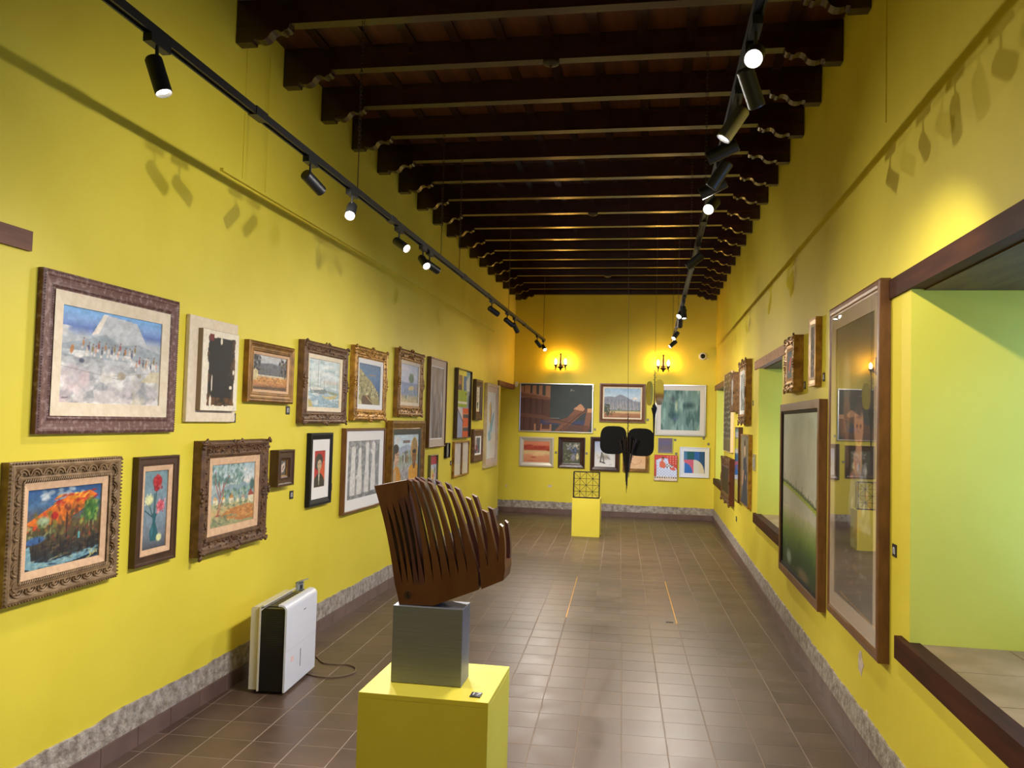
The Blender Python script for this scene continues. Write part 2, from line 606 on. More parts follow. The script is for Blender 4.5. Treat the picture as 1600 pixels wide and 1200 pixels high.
prof = [(0, 0), (0.10, 0), (0.10, 0.016), (0.118, 0.02), (0.130, 0.012), (0.15, 0.008), (0.175, 0.012), (0.197, 0.026), (0.208, 0.044),
        (0.218, 0.056), (0.236, 0.064), (0.256, 0.063), (0.27, 0.056), (0.276, 0.050), (0.292, 0.054), (0.297, 0.066), (0.312, 0.064),
        (0.322, 0.074), (0.325, 0.0955), (0, 0.0955)]
CZ = 3.742
corb_l = MB().prism(prof, lambda u, v, t: (LW + 0.003 + u, t, CZ - 3.8 + v), 0.001, BWD - 0.001).mesh('corbel', WOODC)
corb_r = MB().prism(prof, lambda u, v, t: (RW - 0.003 - u, t, CZ - 3.8 + v), 0.001, BWD - 0.001).mesh('corbel', WOODC)
for i in range(-9, 17):
    y = 4.29 + 0.6182 * i
    o = link('beam', beam_mesh, ceiling, (0, y, 3.8))
    link('corbel', corb_l, o)
    link('corbel', corb_r, o)
BEAM_Y = [4.29 + 0.6182 * i for i in range(17)]

# ---------------------------------------------------------------- track lights
RAIL_Z = 2.86
CHAIN = mat('dark_chain', (52, 44, 38), rough=0.5, metal=0.6)
LENS = mat('lit_lens', (255, 250, 240), rough=0.3, emit=(255, 244, 224), estr=22.0)
BEZEL = mat('lamp_reflector', (180, 180, 180), rough=0.25, metal=0.8)
SATIN = mat('satin_silver_metal', (150, 150, 156), rough=0.25, metal=0.9)

def light_track(x, y0, y1, chains, joints, label):
    t = thing('light_track', (x, y0, RAIL_Z), 0, label, 'light track', 'ceiling light tracks')
    # open channel
    sec = [(-0.017, 0.016), (0.017, 0.016), (0.017, -0.016), (0.010, -0.016), (0.010, 0.002), (-0.010, 0.002), (-0.010, -0.016), (-0.017, -0.016)]
    MB().prism(sec, lambda u, v, k: (u, k, v), 0, y1 - y0).build('rail', BLACKM, t)
    MB().box(-0.0095, 0.0095, 0.01, y1 - y0 - 0.01, -0.006, 0.0015).build('conductor_strip', mat('conductor_strip', (90, 90, 94), rough=0.35, metal=0.7), t)
    for j in joints:
        MB().box(-0.020, 0.020, j - y0 - 0.05, j - y0 + 0.05, -0.019, 0.019).build('rail_joint', BLACKM, t)
    for e in (0.0, y1 - y0):
        MB().box(-0.018, 0.018, e - 0.008, e + 0.008, -0.017, 0.017).build('end_cap', BLACKM, t)
    for c in chains:
        m = MB()
        z = 0.016
        top = BZ - RAIL_Z
        k = 0
        cable = 0.22
        m.bar((0, c - y0, z), (0, c - y0, z + cable), 0.004)
        z += cable
        while z < top - 0.02:
            z1 = min(z + 0.026, top)
            wd = 0.007
            if k % 2:
                for sx in (-wd, wd):
                    m.bar((sx, c - y0, z), (sx, c - y0, z1), 0.0026)
                m.bar((-wd, c - y0, z), (wd, c - y0, z), 0.0026)
                m.bar((-wd, c - y0, z1), (wd, c - y0, z1), 0.0026)
            else:
                for sx in (-wd, wd):
                    m.bar((0, c - y0 + sx, z), (0, c - y0 + sx, z1), 0.0026)
                m.bar((0, c - y0 - wd, z), (0, c - y0 + wd, z), 0.0026)
                m.bar((0, c - y0 - wd, z1), (0, c - y0 + wd, z1), 0.0026)
            z = z1 - 0.003
            k += 1
            if z1 >= top:
                break
        m.build('chain', CHAIN, t)
    return t

light_track(-1.655, -1.4, 12.5, [4.33, 6.18, 6.80, 9.28, 12.40], [3.15, 4.95, 7.0, 8.05, 10.5],
            'long black light track hung over the left wall pictures')
light_track(0.295, -1.4, 12.6, [4.95, 6.80, 9.9, 12.40], [3.9, 5.1, 6.6, 8.05, 9.4],
            'long black light track hung nearer the window wall')

def spotlight(x, y, d, label, power=1.0, body=None, cone=100, blend=0.75):
    d = Vector(d).normalized()
    t = thing('track_spotlight', (x, y, RAIL_Z - 0.016), 0, label, 'spotlight', 'track spotlights')
    body = body or BLACKM
    MB().box(-0.016, 0.016, -0.055, 0.055, -0.028, 0.0).build('adapter', BLACKM, t)
    piv = Vector((0, 0, -0.098))
    MB().cyl((0, 0, -0.028), piv, 0.006, n=8).ball(piv, 0.011).build('stem', BLACKM, t, 40)
    c = piv + d * 0.028
    side = d.cross(Vector((0, 0, 1)))
    side = side.normalized() if side.length > 0.1 else Vector((1, 0, 0))
    b = MB()
    b.cyl(c - d * 0.066, c - d * 0.060, 0.025, 0.0285, n=20)
    b.cyl(c - d * 0.060, c + d * 0.062, 0.0285, n=20, caps=False)
    b.cyl(c + d * 0.062, c + d * 0.066, 0.0285, 0.0265, n=20, caps=False)
    b.cyl(c + d * 0.066, c + d * 0.052, 0.0265, 0.024, n=20, caps=False)
    b.build('lamp_body', body, t, 40)
    MB().cyl(c + d * 0.050, c + d * 0.053, 0.0245, n=20).build('lens', LENS, t, 40)
    ld = bpy.data.lights.new('spot_beam', 'SPOT')
    ld.energy = SPOT_W * power
    ld.color = SPOT_COL
    ld.spot_size = math.radians(cone)
    ld.spot_blend = blend
    ld.shadow_soft_size = 0.02
    lo = bpy.data.objects.new('spot_beam', ld)
    COL.objects.link(lo)
    lo.parent = t
    lo.location = c + d * 0.07
    lo.rotation_euler = d.to_track_quat('-Z', 'Y').to_euler()
    return t

LX, RX = -1.655, 0.295
spots_l = [
    (1.25, (0.62, 0.35, -0.6), 'spotlight on the left track above and left of the viewer'),
    (2.44, (0.35, 0.0, -0.93), 'black spotlight nearest the camera on the left track, aimed steeply down'),
    (3.69, (0.30, 0.85, -0.42), 'second spotlight along the left track, dark lens turned to the back wall'),
    (4.25, (0.2, -0.75, -0.6), 'third spotlight along the left track, glowing straight at the viewer'),
    (5.11, (0.72, -0.42, -0.5), 'fourth spotlight along the left track, glowing towards the right wall'),
    (5.68, (0.5, -0.6, -0.6), 'fifth spotlight along the left track, glowing just below its dark neighbour'),
    (5.86, (0.52, 0.75, -0.35), 'sixth spotlight along the left track, crossing its glowing neighbour'),
    (8.28, (0.62, 0.6, -0.45), 'seventh spotlight along the left track, alone after a long bare stretch'),
    (9.21, (0.6, 0.62, -0.5), 'eighth spotlight along the left track, first of a crossed dark pair'),
    (9.72, (0.3, 0.62, -0.68), 'ninth spotlight along the left track, steeper one of a crossed dark pair'),
    (11.73, (0.42, 0.7, -0.58), 'tenth spotlight along the left track, dark body beside the end lamp'),
    (12.40, (0.4, -0.7, -0.55), 'last spotlight on the left track, glowing beside the left sconce'),
]
for y, d, lb in spots_l:
    spotlight(LX, y, d, lb, 0.5 if y < 2 else 1.0 if y < 3 else 1.5 if y < 7 else 2.0)
spots_r = [
    (1.75, (-0.6, 0.3, -0.65), 'spotlight on the right track just out of the picture above'),
    (2.55, (-0.15, -0.8, -0.5), 'dazzling spotlight nearest the camera on the right track'),
    (2.74, (0.35, 0.45, -0.75), 'dark spotlight aimed at the right wall just behind the dazzling lamp'),
    (3.08, (-0.55, 0.0, -0.85), 'silver spotlight on the right track tilted down to the left'),
    (3.42, (-0.88, 0.2, -0.36), 'black spotlight lying nearly level right behind the silver one'),
    (3.70, (-0.5, 0.2, -0.75), 'steep black spotlight, upper one of the crossed pair on right track'),
    (3.95, (-0.85, 0.15, -0.38), 'flat black spotlight, lower one of the crossed pair on right track'),
    (4.28, (-0.3, -0.75, -0.5), 'glowing spotlight in the middle of the right track'),
    (5.69, (-0.75, 0.1, -0.6), 'lone dark spotlight beyond the glowing middle lamp of the right track'),
    (8.27, (0.1, -0.25, -0.95), 'downward glowing spotlight, right one of the far pair on right track'),
    (8.38, (-0.45, -0.6, -0.6), 'glowing spotlight, left one of the far pair on right track'),
    (9.10, (0.0, 0.78, -0.6), 'dark spotlight hanging just beyond the far glowing pair'),
    (10.5, (-0.4, -0.6, -0.6), 'glowing spotlight second from the far end of the right track'),
    (11.6, (-0.65, -0.35, -0.6), 'last spotlight on the right track, just above the right sconce'),
]
for k, (y, d, lb) in enumerate(spots_r):
    spotlight(RX, y, d, lb, 0.6 if y < 2 else 1.1 if y < 7 else 1.5, body=SATIN if k == 3 else None)

# smoke detectors under the beams
for k, (x, i, lb) in enumerate([(-0.655, 1, 'round dark ceiling sensor under the beam nearest the camera'),
                                (-0.655, 7, 'round dark ceiling sensor under a beam half way down the room'),
                                (-0.69, 13, 'round dark ceiling sensor under a beam near the back wall')]):
    t = thing('ceiling_sensor', (x, BEAM_Y[i] + BWD / 2, BZ), 0, lb, 'smoke detector', 'ceiling sensors')
    DS = mat('dark_sensor_plastic', (40, 32, 26), rough=0.5)
    MB().lathe([(0.03, 0.0), (0.052, -0.004), (0.05, -0.016), (0.03, -0.024), (0.012, -0.028)]).build('housing', DS, t, 40)
    MB().lathe([(0.010, -0.028), (0.009, -0.036), (0.004, -0.038)]).build('sensor_cap', DS, t, 40)

# ---------------------------------------------------------------- sconces, camera, sensor on the back wall
BRONZE = mat('antique_bronze', (62, 48, 38), rough=0.4, metal=0.7)
SHADE = glass_mat('lamp_chimney_glass', (255, 238, 205), rough=0.25)
BULB = mat('warm_bulb', (255, 220, 150), emit=(255, 206, 122), estr=SCONCE_STRENGTH)
def sconce(x, label):
    t = thing('wall_sconce', (x, DW - 0.002, 2.5), 0, label, 'wall lamp', 'back wall sconces')
    MB().lathe([(0.03, 0), (0.045, -0.01), (0.035, -0.022), (0.012, -0.03)], (0, 0, 0.10), axis='y').build('backplate', BRONZE, t, 40)
    # spindle
    s = MB()
    s.lathe([(0.004, -0.055), (0.014, -0.04), (0.022, -0.02), (0.05, 0.0), (0.055, 0.015), (0.03, 0.03), (0.035, 0.045), (0.03, 0.06),
             (0.026, 0.08), (0.016, 0.17), (0.010, 0.22), (0.016, 0.235), (0.006, 0.25)], (0, -0.10, 0.05))
    s.bar((0, -0.10, 0.10), (0, -0.02, 0.10), 0.018)
    s.build('spindle', BRONZE, t, 40)
    sc = MB()
    for sg in (-1, 1):
        pts = [(sg * 0.008, -0.10, 0.27), (sg * 0.03, -0.10, 0.292), (sg * 0.052, -0.10, 0.285), (sg * 0.055, -0.10, 0.262), (sg * 0.036, -0.10, 0.255)]
        sc.tube(pts, 0.0045, 6)
    sc.build('scroll', BRONZE, t, 40)
    for sg in (-1, 1):
        a = MB()
        pts = [(sg * 0.02, -0.10, 0.08), (sg * 0.045, -0.10, 0.055), (sg * 0.07, -0.10, 0.058), (sg * 0.082, -0.10, 0.085)]
        a.tube(pts, 0.008, 8)
        a.lathe([(0.004, -0.05), (0.007, -0.02), (0.012, 0.0), (0.016, 0.02), (0.038, 0.045), (0.042, 0.052), (0.02, 0.056)], (sg * 0.085, -0.10, 0.05))
        a.bar((sg * 0.085, -0.10, 0.02), (sg * 0.115, -0.10, 0.02), 0.005)
        a.build('arm', BRONZE, t, 40)
        g = MB()
        prof_ = [(0.022, 0.0), (0.038, 0.02), (0.046, 0.05), (0.042, 0.08), (0.030, 0.115), (0.028, 0.14), (0.036, 0.17)]
        n = 16
        vs, fs = [], []
        for r, h in prof_:
            for i in range(n):
                vs.append((sg * 0.085 + r * math.cos(2 * PI * i / n), -0.10 + r * math.sin(2 * PI * i / n), 0.106 + h))
        for k in range(len(prof_) - 1):
            for i in range(n):
                j = (i + 1) % n
                fs.append((k * n + i, k * n + j, (k + 1) * n + j, (k + 1) * n + i))
        g.add(vs, fs)
        g.build('glass_shade', SHADE, t, 60)
        MB().lathe([(0.008, 0.0), (0.013, 0.012), (0.022, 0.035), (0.022, 0.052), (0.013, 0.078), (0.003, 0.095)], (sg * 0.085, -0.10, 0.108)).build('bulb', BULB, t, 60)
    return t
sconce(-1.578, 'lit two armed bronze wall sconce above the dark fence painting')
sconce(0.185, 'lit two armed bronze wall sconce left of the round security camera')

t = thing('security_camera', (0.846, DW - 0.001, 2.783), 0, 'small round white dome camera on the back wall', 'camera')
MB().lathe([(0.066, 0), (0.066, -0.03), (0.058, -0.045), (0.04, -0.05)], axis='y', n=24).build('housing', mat('white_plastic', (224, 222, 214), rough=0.4), t, 40)
MB().lathe([(0.042, -0.045), (0.038, -0.066), (0.026, -0.08), (0.010, -0.087)], axis='y', n=20).build('dome', mat('black_dome', (12, 12, 14), rough=0.08), t, 60)
MB().tube([(0.066, -0.012, -0.03), (0.085, -0.012, -0.045), (0.1, -0.006, -0.05)], 0.005).build('cable', mat('white_plastic', (0, 0, 0)), t)
t = thing('motion_sensor', (-2.36, DW - 0.001, 2.20), 0, 'small white motion sensor in the corner by the wooden lintel', 'sensor')
MB().prism([(-0.026, 0), (0.02, 0), (0.026, 0.03), (0.026, 0.085), (0.018, 0.09), (-0.022, 0.09), (-0.028, 0.05)], lambda u, v, k: (u, -k, v), 0, 0.04).build('housing', mat('white_plastic', (0, 0, 0)), t)
MB().box(-0.016, 0.016, -0.043, -0.04, 0.02, 0.05).build('lens', WHITEM, t)

# ---------------------------------------------------------------- hanging sculptures
INK = mat('matt_black_sheet', (24, 24, 26), rough=0.75, spec=0.25)
RUST = mat('dark_rusty_rods', (42, 26, 20), rough=0.7, c2=(28, 18, 15), scale=20)
def superell(cx, cz, a, b, n=32, p=3.4, skew=0.0):
    o = []
    for k in range(n):
        t = 2 * PI * k / n
        c, s = math.cos(t), math.sin(t)
        u = a * math.copysign(abs(c) ** (2 / p), c)
        v = b * math.copysign(abs(s) ** (2 / p), s)
        o.append((cx + u + skew * v, cz + v))
    return o
def hanging(x, y, label, ztop):
    return thing('hanging_sculpture', (x, y, ztop), 0, label, 'sculpture', 'hanging winged sculptures')
rnd = random.Random(5)
y_m = BEAM_Y[5] + BWD / 2
t = hanging(-0.205, y_m, 'hanging sculpture with two broad black rounded wings and spiky body', 1.70)
MB().cyl((-0.002, 0, 0.0), (-0.035, 0, BZ - 1.70), 0.0017, n=6).build('cord', CHAIN, t)
XY = lambda u, v, k: (u, k, v)
MB().prism(superell(-0.129, -0.25, 0.118, 0.127, skew=0.03), XY, -0.004, 0.004).build('wing', INK, t)
MB().prism(superell(0.116, -0.262, 0.118, 0.125, skew=-0.02), XY, 0.002, 0.010).build('wing', INK, t)
sp = MB().cyl((0, 0, 0), (0, 0, -0.25), 0.003, 0.006, n=6)
for k in range(9):
    z = -0.012 - k * 0.021
    L_ = 0.016 if k % 2 else 0.012
    sp.bar((0, 0, z), ((L_ if k % 2 else -L_), 0, z - 0.003), 0.0035)
sp.build('spine', RUST, t)
for k in range(38):
    u = rnd.gauss(0, 0.042)
    u = max(-0.072, min(0.085, u))
    z0 = -0.20 - rnd.uniform(0, 0.06) - abs(u) * 0.3
    z1 = -0.68 + abs(u) * 4.4 + rnd.uniform(-0.03, 0.05) - 0.0
    z1 = min(z1, z0 - 0.12)
    yy = rnd.uniform(-0.03, 0.03)
    MB().cyl((u, yy, z0), (u * 0.55, yy, z1), 0.0075, 0.0022, n=5).build('rod', RUST, t)
MB().cyl((0, 0, -0.25), (-0.004, 0, -0.72), 0.012, 0.0016, n=6).build('rod', RUST, t)

y_m = BEAM_Y[6] + BWD / 2
t = hanging(0.026, y_m, 'narrow hanging sculpture with two polished mirror wings and black tail', 2.135)
MB().cyl((0, 0, 0.0), (0.006, 0, BZ - 2.135), 0.0017, n=6).build('cord', CHAIN, t)
MIRROR = mat('polished_mirror_metal', (206, 200, 186), rough=0.06, metal=1.0)
r1 = Matrix.Rotation(math.radians(24), 3, 'Z')
r2 = Matrix.Rotation(math.radians(-20), 3, 'Z')
def wing(cx, cz, a, b, rm, off):
    def fn(u, v, k):
        p = rm @ Vector((u - off, k, 0))
        return (p.x + off, p.y, v)
    return MB().prism(superell(cx, cz, a, b, 28, 2.6), fn, -0.003, 0.003)
wing(-0.050, -0.235, 0.036, 0.118, r1, -0.01).build('wing', MIRROR, t)
wing(0.050, -0.222, 0.044, 0.124, r2, 0.01).build('wing', MIRROR, t)
sp = MB().cyl((0, 0, 0), (0, 0, -0.38), 0.003, 0.007, n=6)
for k in range(8):
    z = -0.012 - k * 0.022
    sp.bar((0, 0, z), ((0.016 if k % 2 else -0.014), 0, z - 0.002), 0.004)
sp.build('spine', RUST, t)
for k in range(14):
    u = rnd.uniform(-0.022, 0.022)
    MB().cyl((u, rnd.uniform(-.02, .02), -0.33 - abs(u) * 2), (u * 0.4, 0, -0.62 + abs(u) * 8), 0.008, 0.0025, n=5).build('rod', INK, t)
MB().cyl((0, 0, -0.38), (0, 0, -0.78), 0.014, 0.003, n=6).build('rod', INK, t)

# ---------------------------------------------------------------- pedestals
def bevel_box(x0, x1, y0, y1, z0, z1, r, m, name, parent=None, seg=2):
    bm = bmesh.new()
    bmesh.ops.create_cube(bm, size=1.0)
    for v in bm.verts:
        v.co = Vector(((x0 + x1) / 2 + v.co.x * (x1 - x0), (y0 + y1) / 2 + v.co.y * (y1 - y0), (z0 + z1) / 2 + v.co.z * (z1 - z0)))
    bmesh.ops.bevel(bm, geom=bm.edges[:] , offset=r, segments=seg, affect='EDGES', profile=0.5)
    me = bpy.data.meshes.new(name)
    bm.to_mesh(me)
    bm.free()
    me.materials.append(m)
    return link(name, me, parent)

t = thing('pedestal', (-1.078 + 0.195, 11.56, 0), 0, 'low yellow pedestal carrying the wire lattice near the back wall', 'pedestal', 'yellow pedestals')
bevel_box(-0.195, 0.195, 0, 0.38, 0, 0.516, 0.0004, PEDY, 'body', t)
bevel_box(-0.195, 0.195, 0, 0.38, 0.5162, 0.532, 0.0012, PEDY, 'top_board', t)
t = thing('wire_lattice', (-0.888, 11.60, 0.533), 0, 'square black wire lattice sculpture standing on the low yellow pedestal', 'sculpture')
WIRE = mat('dark_iron_wire', (48, 38, 28), rough=0.5, metal=0.5)
S = 0.362
def P(u, v, y=0.0):
    return (-S / 2 + u * S, y, 0.006 + v * S)
f = MB()
for yy in (0.0, 0.11):
    for a, b in (((0, 0), (1, 0)), ((1, 0), (1, 1)), ((1, 1), (0, 1)), ((0, 1), (0, 0))):
        f.bar(P(*a, yy), P(*b, yy), 0.010)
for u, v in ((0, 0), (1, 0), (0, 1), (1, 1)):
    f.bar(P(u, v, 0), P(u, v, 0.11), 0.008)
f.build('outer_frame', WIRE, t)
for k in (0.25, 0.5, 0.75):
    MB().bar(P(k, 0), P(k, 1), 0.006).build('wire', WIRE, t)
    MB().bar(P(0, k), P(1, k), 0.006).build('wire', WIRE, t)
for a, b in (((0, 0), (1, 1)), ((0, 1), (1, 0)), ((0, .5), (.5, 1)), ((.5, 1), (1, .5)), ((1, .5), (.5, 0)), ((.5, 0), (0, .5))):
    MB().bar(P(*a), P(*b), 0.005).build('diagonal_wire', WIRE, t)
for u, v in ((.25, .25), (.75, .25), (.5, .5), (.25, .75), (.75, .75), (0, .5), (1, .5), (.5, 0), (.5, 1)):
    MB().ball(P(u, v), 0.009).build('joint', WIRE, t)

PX0, PX1, PY0, PY1, PZ = -0.846, -0.451, 2.366, 2.730, 0.78
t = thing('pedestal', ((PX0 + PX1) / 2, PY0, 0), 0, 'large yellow pedestal in the foreground under the wooden sculpture', 'pedestal', 'yellow pedestals')
hw = (PX1 - PX0) / 2
bevel_box(-hw, hw, 0, PY1 - PY0, 0, PZ - 0.0162, 0.0004, PEDY, 'body', t)
bevel_box(-hw, hw, 0, PY1 - PY0, PZ - 0.016, PZ, 0.0012, PEDY, 'top_board', t)
t = thing('metal_block', (-0.670, 2.475, PZ), 0, 'brushed silver metal block between wooden sculpture and yellow pedestal', 'plinth')
ALU = mat('brushed_aluminium', (126, 127, 138), rough=0.45, metal=0.6, c2=(134, 135, 146), scale=4, stretch=(1, 1, 60))
BT = 1.017
bevel_box(-0.112, 0.112, 0, 0.107, 0.001, BT - PZ, 0.002, ALU, 'block', t)

# number plates
PLATE = mat('black_number_plate', (44, 42, 48), rough=0.35)
DIG = mat('white_digit', (226, 222, 230), rough=0.6)
def text_mesh(txt, size):
    cu = bpy.data.curves.new('digits', 'FONT')
    cu.body = txt
    cu.size = size
    cu.align_x = 'CENTER'
    cu.align_y = 'CENTER'
    cu.extrude = 0.0004
    o = bpy.data.objects.new('digits', cu)
    COL.objects.link(o)
    bpy.context.view_layer.update()
    me = bpy.data.meshes.new_from_object(o.evaluated_get(bpy.context.evaluated_depsgraph_get()))
    bpy.data.objects.remove(o)
    bpy.data.curves.remove(cu)
    me.materials.clear()
    me.materials.append(DIG)
    return me
t = thing('number_plate', (-0.499, 2.421, PZ + 0.0005), 0, 'black plate with white number 17 lying on the foreground pedestal', 'number plate', 'number plates')
MB().box(-0.0155, 0.0155, -0.020, 0.020, 0, 0.003).build('plate', PLATE, t)
link('digits', text_mesh('17', 0.030), t, (0, 0.001, 0.0036))

# ---------------------------------------------------------------- slatted wooden sculpture
CAR = mat('carved_brown_wood', (96, 54, 28), rough=0.38, c2=(82, 44, 24), scale=3, stretch=(8, 8, 0.8), detail=5, spec=0.5)
CARR = mat('carved_red_wood', (84, 44, 40), rough=0.4, c2=(66, 34, 34), scale=3, stretch=(8, 8, 0.8), detail=5, spec=0.5)
SY = 2.487
def smap(cx, cy):
    """sketch units of the front elevation to metres"""
    u, v = cx / 1000.0, cy / 1000.0
    x = -0.9369 + u * 0.4161 + v * 0.0150 - u * v * 0.0036
    z = 1.4590 + u * 0.0143 - v * 0.4028 + u * v * 0.0106
    return x, z
sx0, sz0 = -0.670, BT
t = thing('wooden_sculpture', (sx0, SY, BT + 0.001), 0, 'dark brown wooden sculpture of curved upright slats leaning on the metal block', 'sculpture')
def sm(p):
    x, z = smap(*p)
    return (x - sx0, max(z - sz0 - 0.001, 0.0))
def fin_mesh(poly, y0, y1):
    return MB().prism([sm(p) for p in poly], lambda u, v, k: (u, k, v), y0, y1)
def bez(a, c, b, n=9):
    o = []
    for i in range(n + 1):
        s_ = i / n
        o.append(((1 - s_) ** 2 * a[0] + 2 * s_ * (1 - s_) * c[0] + s_ * s_ * b[0], (1 - s_) ** 2 * a[1] + 2 * s_ * (1 - s_) * c[1] + s_ * s_ * b[1]))
    return o
# feet of the slits along the base, left to right
feet = [(340, 965), (398, 965), (443, 957), (487, 967), (530, 967), (577, 962), (645, 967), (712, 950), (773, 922), (838, 908), (905, 882), (997, 880), (1058, 832), (1135, 795), (1186, 800)]
tips = [None] * 5 + [(452, 152), (494, 155), (548, 160), (612, 175), (692, 196), (766, 235), (906, 295), (1032, 395), (1156, 505)]
SD = 0.118        # depth from front plate to back plate
# solid base
base_poly = [(340, 962)] + feet[1:11] + [(985, 885), (988, 1008), (640, 1132), (372, 1119), (368, 1080)]
fin_mesh(base_poly, 0, SD).build('base', CAR, t)
base2 = [(1003, 890)] + feet[12:] + [(1190, 850), (1176, 935), (1010, 1004)]
fin_mesh(base2, 0.0, SD).build('end_block', CAR, t)
# closed comb at the left: head block and five full depth slats
top0, top1 = (178, 198), (440, 150)
slit_top = [(275, 345), (320, 325), (365, 300), (415, 285)]
head = [top0, top1, (442, 262), (415, 285), (365, 300), (320, 325), (275, 345), (226, 365)]
fin_mesh(head, 0, SD).build('head_block', CAR, t)
def edge(tp, ft, bow=0.0):
    cx = tp[0] + (ft[0] - tp[0]) * 0.62 + bow
    cy = tp[1] + (ft[1] - tp[1]) * 0.42
    return bez(tp, (cx, cy), ft)
lefts = [(226, 365)] + slit_top
for k in range(5):
    a_t = lefts[k]
    b_t = slit_top[k] if k < 4 else (442, 262)
    a_f, b_f = feet[k], feet[k + 1]
    le = edge(a_t, a_f, 30 if k else 0)
    re = edge(b_t, b_f, -30)
    fin_mesh(le + re[::-1], 0, SD).build('slat', CAR if k < 3 else CARR, t)
# open slats: a front and a back row
for k in range(5, 14):
    tp = tips[k]
    a_f, b_f = feet[k], feet[k + 1]
    if k == 10:
        b_f = (985, 885)
    if k == 11:
        a_f = (1003, 890)
    wd = 15
    le = edge((tp[0] - wd - 4, tp[1] - 10), a_f, 34)
    re = edge((tp[0] + wd + 4, tp[1] + 12), b_f, -8)
    if k == 13:
        le = edge((tp[0] - 9, tp[1] - 8), a_f, 8)
        re = edge((tp[0] + 12, tp[1] + 12), b_f, 16)
    poly = le + re[::-1]
    fin_mesh(poly, 0.0, 0.026).build('slat', CAR, t)
    fin_mesh(poly, SD - 0.026, SD).build('slat', CARR, t)
# maker's mark
mk = MB()
cx, cz = sm((442, 1050))
ring = [(cx + 0.0108 * math.cos(2 * PI * i / 20), -0.0006, cz + 0.0118 * math.sin(2 * PI * i / 20)) for i in range(21)]
mk.tube(ring, 0.0011, 5)
for a, b in (((-0.004, 0.006), (0.005, -0.004)), ((0.001, 0.0105), (0.001, -0.010)), ((-0.0035, 0.004), (-0.003, -0.008)), ((0.004, 0.004), (0.0042, -0.007))):
    mk.bar((cx + a[0], -0.0006, cz + a[1]), (cx + b[0], -0.0006, cz + b[1]), 0.0018, 0.0018)
mk.build('maker_mark', mat('burnt_mark', (30, 16, 12), rough=0.8), t)

# ---------------------------------------------------------------- dehumidifier, socket, cord
WHP = mat('glossy_white_plastic', (210, 213, 226), rough=0.22)
CRP = mat('cream_plastic', (214, 206, 188), rough=0.4)
BKP = mat('black_plastic', (16, 16, 17), rough=0.35)
t = thing('dehumidifier', (-2.14, 4.44, 0.0), math.radians(4), 'white and black portable dehumidifier standing by the left wall', 'dehumidifier')
HT, WT, DT = 0.50, 0.50, 0.105
def rounded(x0, x1, z0, z1, r, corners):
    """section outline in x-z; corners = set of rounded ones"""
    o = []
    for name_, cx_, cz_, a0 in (('br', x1, z0, -90), ('tr', x1, z1, 0), ('tl', x0, z1, 90), ('bl', x0, z0, 180)):
        if name_ in corners:
            ox = cx_ - r if 'r' in name_ else cx_ + r
            oz = cz_ - r if 't' in name_ else cz_ + r
            for i in range(6):
                a = math.radians(a0 + 90 * i / 5)
                o.append((ox + r * math.cos(a), oz + r * math.sin(a)))
        else:
            o.append((cx_, cz_))
    return o
sec = lambda u, v, k: (u, k, v)
MB().prism(rounded(-0.11, -0.056, 0.022, 0.490, 0.016, {'tl'}), sec, 0.012, WT).build('back_shell', CRP, t, 35)
def shell(x_in, x_out, top_in, zt, r, th):
    """thin curved cover: outer face, rounded shoulder, inner return"""
    sg = 1 if x_out > x_in else -1
    o = [(x_out, 0.018)]
    for i in range(7):
        a = math.radians(90 * i / 6)
        o.append((x_out - sg * r + sg * r * math.cos(a), zt - r + r * math.sin(a)))
    o.append((top_in, zt))
    o.append((top_in, zt - th))
    for i in range(6, -1, -1):
        a = math.radians(90 * i / 6)
        o.append((x_out - sg * r + sg * (r - th) * math.cos(a), zt - r + (r - th) * math.sin(a)))
    o.append((x_out - sg * th, 0.018))
    return o
MB().prism(shell(0.05, 0.11, 0.058, 0.512, 0.036, 0.011), sec, -0.006, WT + 0.004).build('front_panel', WHP, t, 35)
MB().prism(shell(0.0, -0.056, -0.028, 0.506, 0.022, 0.009), sec, -0.004, WT - .002).build('back_rim', CRP, t, 35)
MB().prism([(-0.047, 0.018), (0.099, 0.018), (0.099, 0.46), (0.086, 0.486), (-0.03, 0.486), (-0.046, 0.47)], sec, 0.004, WT - 0.004).build('core', BKP, t)
for k in range(16):
    z = 0.28 + k * 0.012
    MB().box(-0.006, 0.088, 0.0015, 0.004, z, z + 0.007).build('grille_bar', mat('black_grille', (26, 26, 27), rough=0.5), t)
for k in range(10):
    y = 0.05 + k * 0.04
    MB().box(-0.024, 0.054, y, y + 0.03, 0.486, 0.490).build('top_slat', mat('dark_top_plastic', (52, 48, 34), rough=0.4), t)
MB().box(0.1095, 0.111, 0.235, 0.241, 0.10, 0.205).build('water_gauge', BKP, t)
MB().box(0.1095, 0.1108, 0.27, 0.31, 0.425, 0.429).build('brand_mark', mat('grey_print', (60, 60, 66)), t)
MB().box(0.1095, 0.1106, 0.08, 0.125, 0.165, 0.195).build('sticker', mat('pale_red_sticker', (226, 190, 186), rough=0.5), t)
MB().box(0.1092, 0.1104, 0.0, WT, 0.243, 0.2445).build('panel_seam', mat('seam_grey', (168, 168, 178)), t)
for x_ in (-0.07, 0.07):
    for y_ in (0.05, WT - 0.05):
        MB().cyl((x_ - 0.012, y_, 0.012), (x_ + 0.012, y_, 0.012), 0.012, n=12).box(x_ - 0.008, x_ + 0.008, y_ - 0.008, y_ + 0.008, 0.012, 0.024).build('caster', BKP, t, 40)
